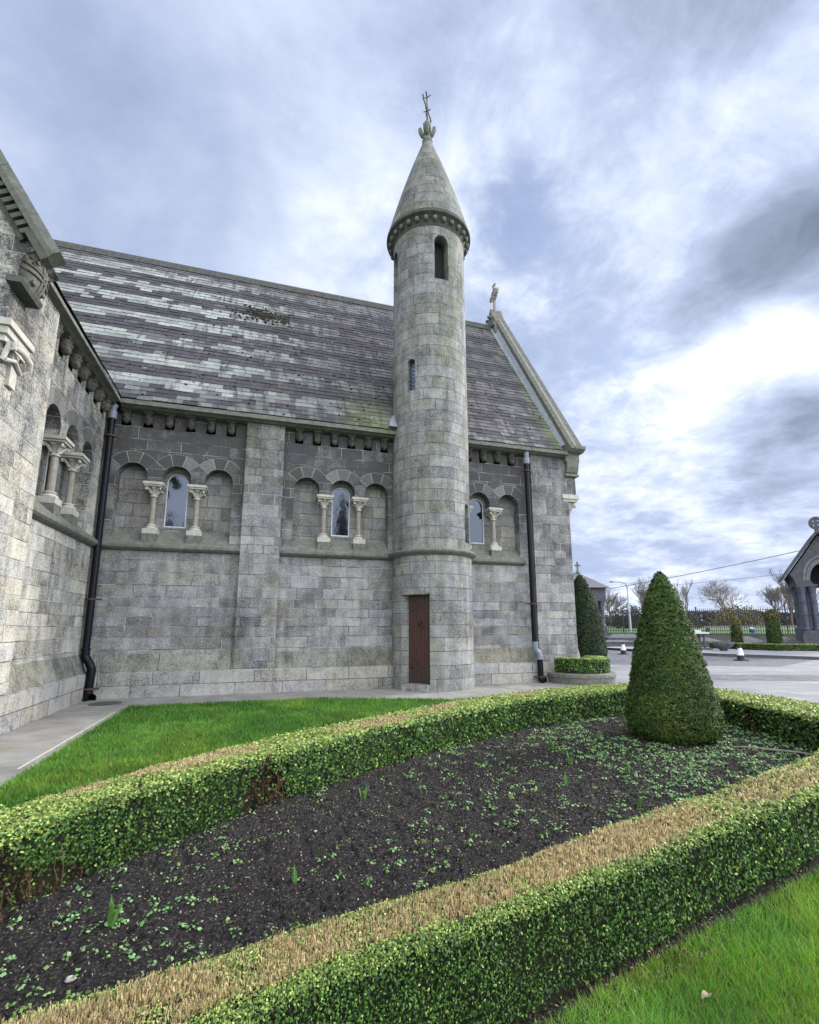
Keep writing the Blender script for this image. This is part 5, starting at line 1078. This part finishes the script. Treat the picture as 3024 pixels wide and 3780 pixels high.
# tombs
def tomb(c, w, d, h, rz, lab, mt='tomb', peak=.25, base=True):
    r = thing('tomb', (c[0], c[1], .15), lab, 'tomb', 'stone tombs across the forecourt', rz)
    if base: b = MB(); b.box((-w/2-.2, -d/2-.2, -.02), (w/2+.2, d/2+.2, .14)); build('step', b, mt, r, True, local=True)
    b = MB(); z = .14 if base else -.02; b.box((-w/2, -d/2, z), (w/2, d/2, h)); build('chest', b, mt, r, True, local=True)
    b = MB(); w2, d2 = w/2+.06, d/2+.06; rg = max(w2-d2, .05) if w2 > d2 else 0
    b.add([(-w2, -d2, h), (w2, -d2, h), (w2, d2, h), (-w2, d2, h), (-w2, -d2, h+.08), (w2, -d2, h+.08), (w2, d2, h+.08), (-w2, d2, h+.08), (-rg, 0, h+.08+peak), (rg, 0, h+.08+peak)], [(0, 1, 5, 4), (1, 2, 6, 5), (2, 3, 7, 6), (3, 0, 4, 7), (4, 5, 9, 8), (5, 6, 9), (6, 7, 8, 9), (7, 4, 8), (0, 1, 2, 3)]); build('lid', b, mt, r, True, local=True)
rzt = -YAW
tomb((27.6, 33.6), 3.3, 1.6, .30, rzt, 'widest dark stepped tomb left of the big yew cone', peak=.12)
tomb((25.9, 36.4), 2.6, 1.4, .5, rzt, 'low dark tomb beside the foot of the far canopy monument', peak=.2)
tomb((30.6, 36.0), 3.0, 1.3, .55, rzt, 'dark tomb with a small peaked lid behind the widest stepped tomb', peak=.3)
tomb((34.2, 27.6), 2.2, 1.4, .32, rzt, 'dark hipped tomb between the two column yews, left one', peak=.42)
tomb((35.7, 26.2), 2.2, 1.4, .32, rzt, 'dark hipped tomb between the two column yews, right one', peak=.42)
tomb((33.2, 30.3), 2.2, 1.2, .35, rzt, 'dark low tomb just left of the shorter column yew', peak=.25)
tomb((34.6, 22.9), 2.6, .9, .20, rzt, 'pale flat grave slab between the taller column yew and the canopy monument', 'tomb_light', .03)
# table tomb
r = thing('table_tomb', (28.2, 26.6, .15), 'pale topped table tomb on short pillars just right of the big yew cone', 'tomb', None, rzt)
b = MB(); b.box((-.95, -.5, 1.05), (.95, .5, 1.16)); build('table_slab', b, 'tomb_light', r, True, local=True); b = MB(); b.box((-.8, .15, 1.16), (.8, .5, 1.30)); build('upper_slab', b, 'tomb_light', r, True, local=True)
for x in (-.7, 0, .7):
    for y in (-.3, .3): b = MB(); b.lathe([(.09, .12), (.07, .25), (.10, .6), (.07, .9), (.11, 1.05)], (x, y), 10); build('leg', b, 'tomb', r, True, local=True)
b = MB(); b.box((-1.05, -.6, -.02), (1.05, .6, .12)); build('step', b, 'tomb', r, True, local=True)
b = MB(); b.lathe([(.18, 0), (.22, .05), (.5, .28), (.62, .46), (.62, .55), (.50, .55), (.45, .45), (0, .42)], n=24, cap=False); o = build('stone_bowl', b, 'tomb', None, True, local=True, label='round dark stone bowl on the pavement left of the distant low hedge', category='bowl'); o.location = (28.6, 24.6, .15)
# canopy monuments ---------------------------------------------------------
def pier(parent, x, y, z0, z1, shaft_m='kshaft'):
    b = MB(); b.box((x-.62, y-.62, z0), (x+.62, y+.62, z0+.75)); b.box((x-.55, y-.55, z0+.75), (x+.55, y+.55, z0+.86)); 
    for r_ in (0,): b.box((x-.5, y-.5, z0+.86), (x+.5, y+.5, z0+1.02))
    o = build('pier', b, 'kiosk', parent, True, local=True)
    for sx in (-.3, .3):
        for sy in (-.3, .3):
            b = MB(); b.lathe([(.22, z0+1.02), (.24, z0+1.1), (.185, z0+1.2), (.18, z1-.5), (.19, z1-.45), (.26, z1-.15), (.3, z1)], (x+sx, y+sy), 14)
            for zz in (z0+1.2+(z1-z0-1.6)*.35, z0+1.2+(z1-z0-1.6)*.72): b.lathe([(.18, zz), (.23, zz+.03), (.23, zz+.07), (.18, zz+.1)], (x+sx, y+sy), 14)
            s_ = build('shaft', b, shaft_m, parent, True, local=True); s_.parent = o
    b = MB(); b.box((x-.62, y-.62, z1), (x+.62, y+.62, z1+.14)); c_ = build('capital', b, 'kiosk', parent, True, local=True); c_.parent = o
K = thing('canopy_monument', (35.54, 22.67, .15), 'dark gabled stone canopy monument with wheel cross, cut by the right edge of the photo', 'monument', None, -R_(50)); K.scale = (.9, 1, 1)
b = MB(); b.box((-2.6, -1.3, -.02), (6.0, 5.0, .12)); b.box((-2.1, -1.0, .12), (5.5, 4.6, .24)); build('step', b, 'kiosk', K, True, local=True)
TL = lambda a, d, z: (a, d, z)
for (x, y) in ((-1.05, 0), (1.05, 0), (-1.05, 3.2), (1.05, 3.2)): pier(K, x, y, .24, 4.1)
for y, nm in ((-.45, 'gable_wall'), (3.0, 'gable_wall')):
    out = [(-1.62, 4.24), (-1.75, 4.7), (-1.95, 4.95), (0, 7.45), (1.95, 4.95), (1.75, 4.7), (1.62, 4.24), (.62, 4.24)]+[(.78*cos(pi*i/12), 4.5+1.1*sin(pi*i/12)) for i in range(13)]+[(-.62, 4.24)]
    if y > 0: out = [(-1.62, 4.24), (-1.95, 4.95), (0, 7.45), (1.95, 4.95), (1.62, 4.24)]  # solid rear wall added to block the sky and darken the arch
    b = MB(); b.extr(out, y, y+.7, TL); build(nm, b, 'kiosk', K, True, local=True)
    if y > 0: continue
    b = MB()
    for rr0, rr1, dd in ((.80, 1.02, .03), (1.06, 1.22, .06)):
        oo = [(rr1*cos(pi*i/16), 4.5+(rr1*1.35)*sin(pi*i/16)) for i in range(17)]+[(rr0*cos(pi*i/16), 4.5+(rr0*1.38)*sin(pi*i/16)) for i in range(16, -1, -1)]
        b.extr(oo, y-dd, y+.01, TL)
    build('arch_moulding', b, 'kiosk_arch', K, True, local=True)
for s_ in (-1, 1):
    b = MB(); b.extr([(s_*-.0, 7.62), (s_*2.3, 4.72), (s_*2.3, 4.90), (s_*0, 7.85)], -.75, 4.1, TL); build('roof', b, 'kiosk', K, True, local=True)
    b = MB(); b.box((s_*1.55-.15 if s_ > 0 else -1.7, 0, 4.24), (s_*1.55+.15 if s_ > 0 else -1.4, 3.4, 5.0)); build('side_wall', b, 'kiosk', K, True, local=True)
b = MB(); b.box((-.12, -.6, 7.5), (.12, -.35, 7.95)); 
rg = [(.42*cos(2*pi*i/24), 8.28+.42*sin(2*pi*i/24)) for i in range(24)]; hl = [[(.2*cos(a_)+.06*cos(x), 8.28+.2*sin(a_)+.06*sin(x)) for x in np.linspace(0, 2*pi, 7)[:-1]] for a_ in (R_(45), R_(135), R_(225), R_(315))]
b.extr(rg, -.57, -.40, TL, hl); build('wheel_cross', b, 'kiosk', K, True, local=True)
K2 = thing('canopy_monument', (30.0, 38.3, .15), 'distant hipped roof stone canopy monument half hidden behind the yew at the chapel corner', 'monument', None, rzt)
for (x, y) in ((0, 0), (-4.2, 0), (0, 3.0), (-4.2, 3.0)): pier(K2, x, y, .55, 3.9, 'kshaft')
b = MB(); b.box((-5.6, -1.2, -.02), (1.2, 4.4, .55)); build('step', b, 'kiosk', K2, True, local=True)
for y in (-.35, 2.7):
    out = [(-5.0, 4.0), (-5.0, 5.15), (.7, 5.15), (.7, 4.0), (-.55, 4.0)]+[(-1.5+.85*cos(pi*i/12), 3.9+.9*sin(pi*i/12)) for i in range(13)]+[(-2.5, 4.0)]
    b = MB(); b.extr(out, y, y+.65, TL); build('arch_wall', b, 'kiosk', K2, True, local=True)
b = MB(); b.box((.1, .3, 4.0), (.7, 2.7, 5.15)); build('side_wall', b, 'kiosk', K2, True, local=True)
b = MB(); b.add([(-5.6, -.75, 5.1), (1.0, -.75, 5.1), (1.0, 3.8, 5.1), (-5.6, 3.8, 5.1), (-4.2, 1.5, 6.7), (-1.1, 1.5, 6.7)], [(0, 1, 5, 4), (1, 2, 5), (2, 3, 4, 5), (3, 0, 4), (0, 1, 2, 3)]); build('hipped_roof', b, 'kiosk_arch', K2, True, local=True)
b = MB(); b.lathe([(.25, 6.65), (.1, 6.95), (.08, 7.0)], (-1.1, 1.5), 10); b.box((-1.17, 1.44, 6.9), (-1.03, 1.56, 7.75)); b.box((-1.38, 1.44, 7.32), (-.82, 1.56, 7.46)); build('stone_cross', b, 'weather', K2, True, local=True)
# street lamp and cables
LP = thing('street_lamp', (42.5, 48.6, 1.08), 'tall pale street lamp with long curved arm beyond the railing', 'street lamp')
b = MB(); b.tube([(0, 0, 0), (0, 0, 2.6), (0, 0, 5.2)], [.14, .11, .09], 10); build('pole', b, 'lamppost', LP, False, local=True)
lx, ly = -fw.y, fw.x; ll = math.hypot(lx, ly); lx, ly = lx/ll, ly/ll; lx, ly = -cos(YAW), sin(YAW)
b = MB(); b.tube([(0, 0, 5.15), (lx*-.0, 0, 5.5), (lx*.15, ly*.15, 5.75), (lx*.6, ly*.6, 5.92), (lx*1.5, ly*1.5, 6.02)], [.085, .07, .06, .05, .05], 8); build('arm', b, 'pipe_grey', LP, False, local=True)
b = MB(); b.sphere((lx*1.8, ly*1.8, 6.0), (.42, .18, .1), 10, 6); build('lantern', b, 'pipe_grey', LP, False, local=True)
def cable(p, q, sag, r, lab):
    p, q = Vector(p), Vector(q); b = MB(); b.tube([p.lerp(q, t_)-Vector((0, 0, sag*4*t_*(1-t_))) for t_ in np.linspace(0, 1, 30)], r, 5); build('overhead_cable', b, 'cable', None, False, label=lab, category='cable')
cable((39.5, 55, 5.9), (56.5, 30.0, 10.6), .35, .035, 'thick grey overhead cable rising to the right above the graves')
cable((70, 84, 9.3), (101, 62, 12.4), .3, .035, 'thin far overhead cable crossing the bare trees')
# far side of the park
b = MB()
def FB(a, d, z): return (96+e_.x*a-wn_.x*d, 80+e_.y*a-wn_.y*d, z)
fr_ = MB(); fr_.box((-90, 6, 1.6), (110, 18, 1.95), FB); build('far_road', fr_, 'slabs', None, True, kind='structure')
n = 42000; a = rng.uniform(-90, 110, n); d = rng.uniform(-14, 0, n); hmx = 1.9+1.7*fbm(a*.09, a*0, 91)+.9*fbm(a*.5, a*0, 92); z = 1.5+rng.random(n)*hmx
P = np.stack([96+e_.x*a-wn_.x*d, 80+e_.y*a-wn_.y*d, z], 1); C = np.where((rng.random(n) < .6)[:, None], np.array([.085, .072, .068]), np.array([.05, .058, .035]))*rng.uniform(.5, 1.5, (n, 1))
npmesh('far_wood', leaves(P, rng.normal(0, 1, (n, 3)), .7, .4, .8), 4, C, 'litter', None, kind='stuff', category='wood', label='brown winter scrub and wood beyond the railing')
def baretree(loc, H, spread, lab, seed, up=.5, depth=6, r0_=.28, nb=4):
    rnd = random.Random(seed); T_ = MB(); B_ = MB()
    def rec(p, d, L, r, k_):
        n_ = 3; pts = [p]; q = p
        for i in range(n_):
            d = (d+Vector((rnd.gauss(0, .05), rnd.gauss(0, .05), .05*up))).normalized(); q = q+d*L/n_; pts.append(q)
        (T_ if k_ == 0 else B_).tube(pts, [r, r*.9, r*.8, r*.66], 5 if k_ < 2 else 3, cap=False)
        if k_ >= depth: return
        for i in range(nb if k_ < 2 else 3):
            a = rnd.uniform(0, 2*pi); t = d.orthogonal().normalized(); t = (Matrix.Rotation(a, 3, d) @ t); sp = spread*rnd.uniform(.5, 1.1)
            st = pts[-1] if i == 0 or k_ == 0 and rnd.random() < .5 else pts[rnd.choice([1, 2, 3])]
            rec(st, (d*(1-sp*.4)+t*sp+Vector((0, 0, up*.30))).normalized(), L*rnd.uniform(.66, .9), max(r*.55, .02), k_+1)
    rec(Vector((0, 0, 0)), Vector((0, 0, 1)), H*.24, r0_, 0)
    o = thing('bare_tree', loc, lab, 'tree', 'bare winter trees beyond the railing')
    build('trunk', T_, 'bark', o, False, local=True); build('crown', B_, 'twig', o, False, local=True)
baretree((96, 80.6, 1.8), 12.8, .85, 'broadest bare tree with a domed fan of twigs above the railing', 3, .55)
baretree((79.2, 75.2, 1.6), 10.2, .42, 'slim open bare tree just right of the big yew cone', 12, .8, depth=5, nb=3)
baretree((98, 71.5, 1.8), 9.6, .5, 'bare tree left of the canopy monument, first of the right hand group', 21, .7)
baretree((92.2, 65.0, 1.8), 10.4, .45, 'tallest bare tree of the right hand group beside the canopy monument', 33, .9)
baretree((104, 69, 1.8), 8.8, .6, 'low spreading bare tree behind the right hand group', 44, .5)
baretree((68.4, 83.7, 1.8), 9.4, .6, 'bare tree seen right beside the distant hipped monument', 55, .6)
baretree((82.5, 89.6, 1.8), 11.2, .55, 'bare tree between the street lamp and the big yew cone', 66, .6)
baretree((93, 95, 1.8), 12.0, .55, 'bare tree partly behind the tip of the big yew cone', 77, .6)
def bush(loc, rx, rz_, n, c, lab):
    P = rng.normal(0, 1, (n, 3)); P = norm(P)*(rng.random((n, 1))**.4)*np.array([rx, rx, rz_]); P[:, 2] = np.abs(P[:, 2]); P *= (.8+.4*fbm(P[:, 0]*1.1+9, P[:, 1]*1.1, 5)[:, None])
    r = thing('bush', loc, lab, 'bush', 'bushes beyond the railing'); C = np.array(c)*rng.uniform(.4, 1.5, (n, 1)); npmesh('foliage', leaves(P, rng.normal(0, 1, (n, 3)), .42, .24, .8), 4, C, 'litter', r)
    b = MB(); b.tube([(0, 0, -.3), (0, 0, rz_*.7)], [.2, .08], 7); build('stem', b, 'bark', r, False, local=True)
bush((64, 73, 1.6), 3.6, 4.4, 1500, (.045, .05, .032), 'dark evergreen bush beside the street lamp'); bush((74, 70.5, 1.6), 2.8, 2.8, 900, (.075, .06, .045), 'small brown bush right of the big yew cone')
bush((86, 70.5, 1.6), 4.6, 4.2, 2300, (.16, .14, .08), 'broad olive bush under the broadest bare tree')
# dark conifers behind the photographer, seen mirrored in the chapel windows
def conifer(loc, H, R, lab, n, seed):
    r = thing('conifer', loc, lab, 'tree'); z = rng.random(n)**.8; a = rng.uniform(0, 2*pi, n); lay = .55+.45*np.abs(np.sin(z*38)); rd = R*(1-z)**.8*lay*rng.uniform(.3, 1, n)
    P = np.stack([rd*np.cos(a), rd*np.sin(a), H*.12+z*H*.88], 1); C = np.array([.02, .035, .018])*rng.uniform(.5, 1.6, (n, 1)); npmesh('crown', leaves(P, rng.normal(0, 1, (n, 3)), .55, .25, .8), 4, C, 'yew', r)
    b = MB(); b.tube([(0, 0, 0), (0, 0, H*.95)], [.3, .04], 8); build('trunk', b, 'bark', r, False, local=True)
conifer((8.4, -24, 0), 16.0, 2.3, 'ragged dark conifer mirrored in the window left of the tower', 3800, 1)
conifer((-8.6, -24, 0), 12.6, 1.6, 'small dark conifer mirrored low in the leftmost nave window', 2200, 2)
conifer((-7.1, -25, 0), 12.2, 1.5, 'second small conifer mirrored at the right foot of the leftmost nave window', 2200, 3)
conifer((-11.2, -24, 0), 19.5, 3.6, 'tall conifer mirrored in the upper left of the leftmost nave window', 6000, 4)
# distant hedge line mirrored too
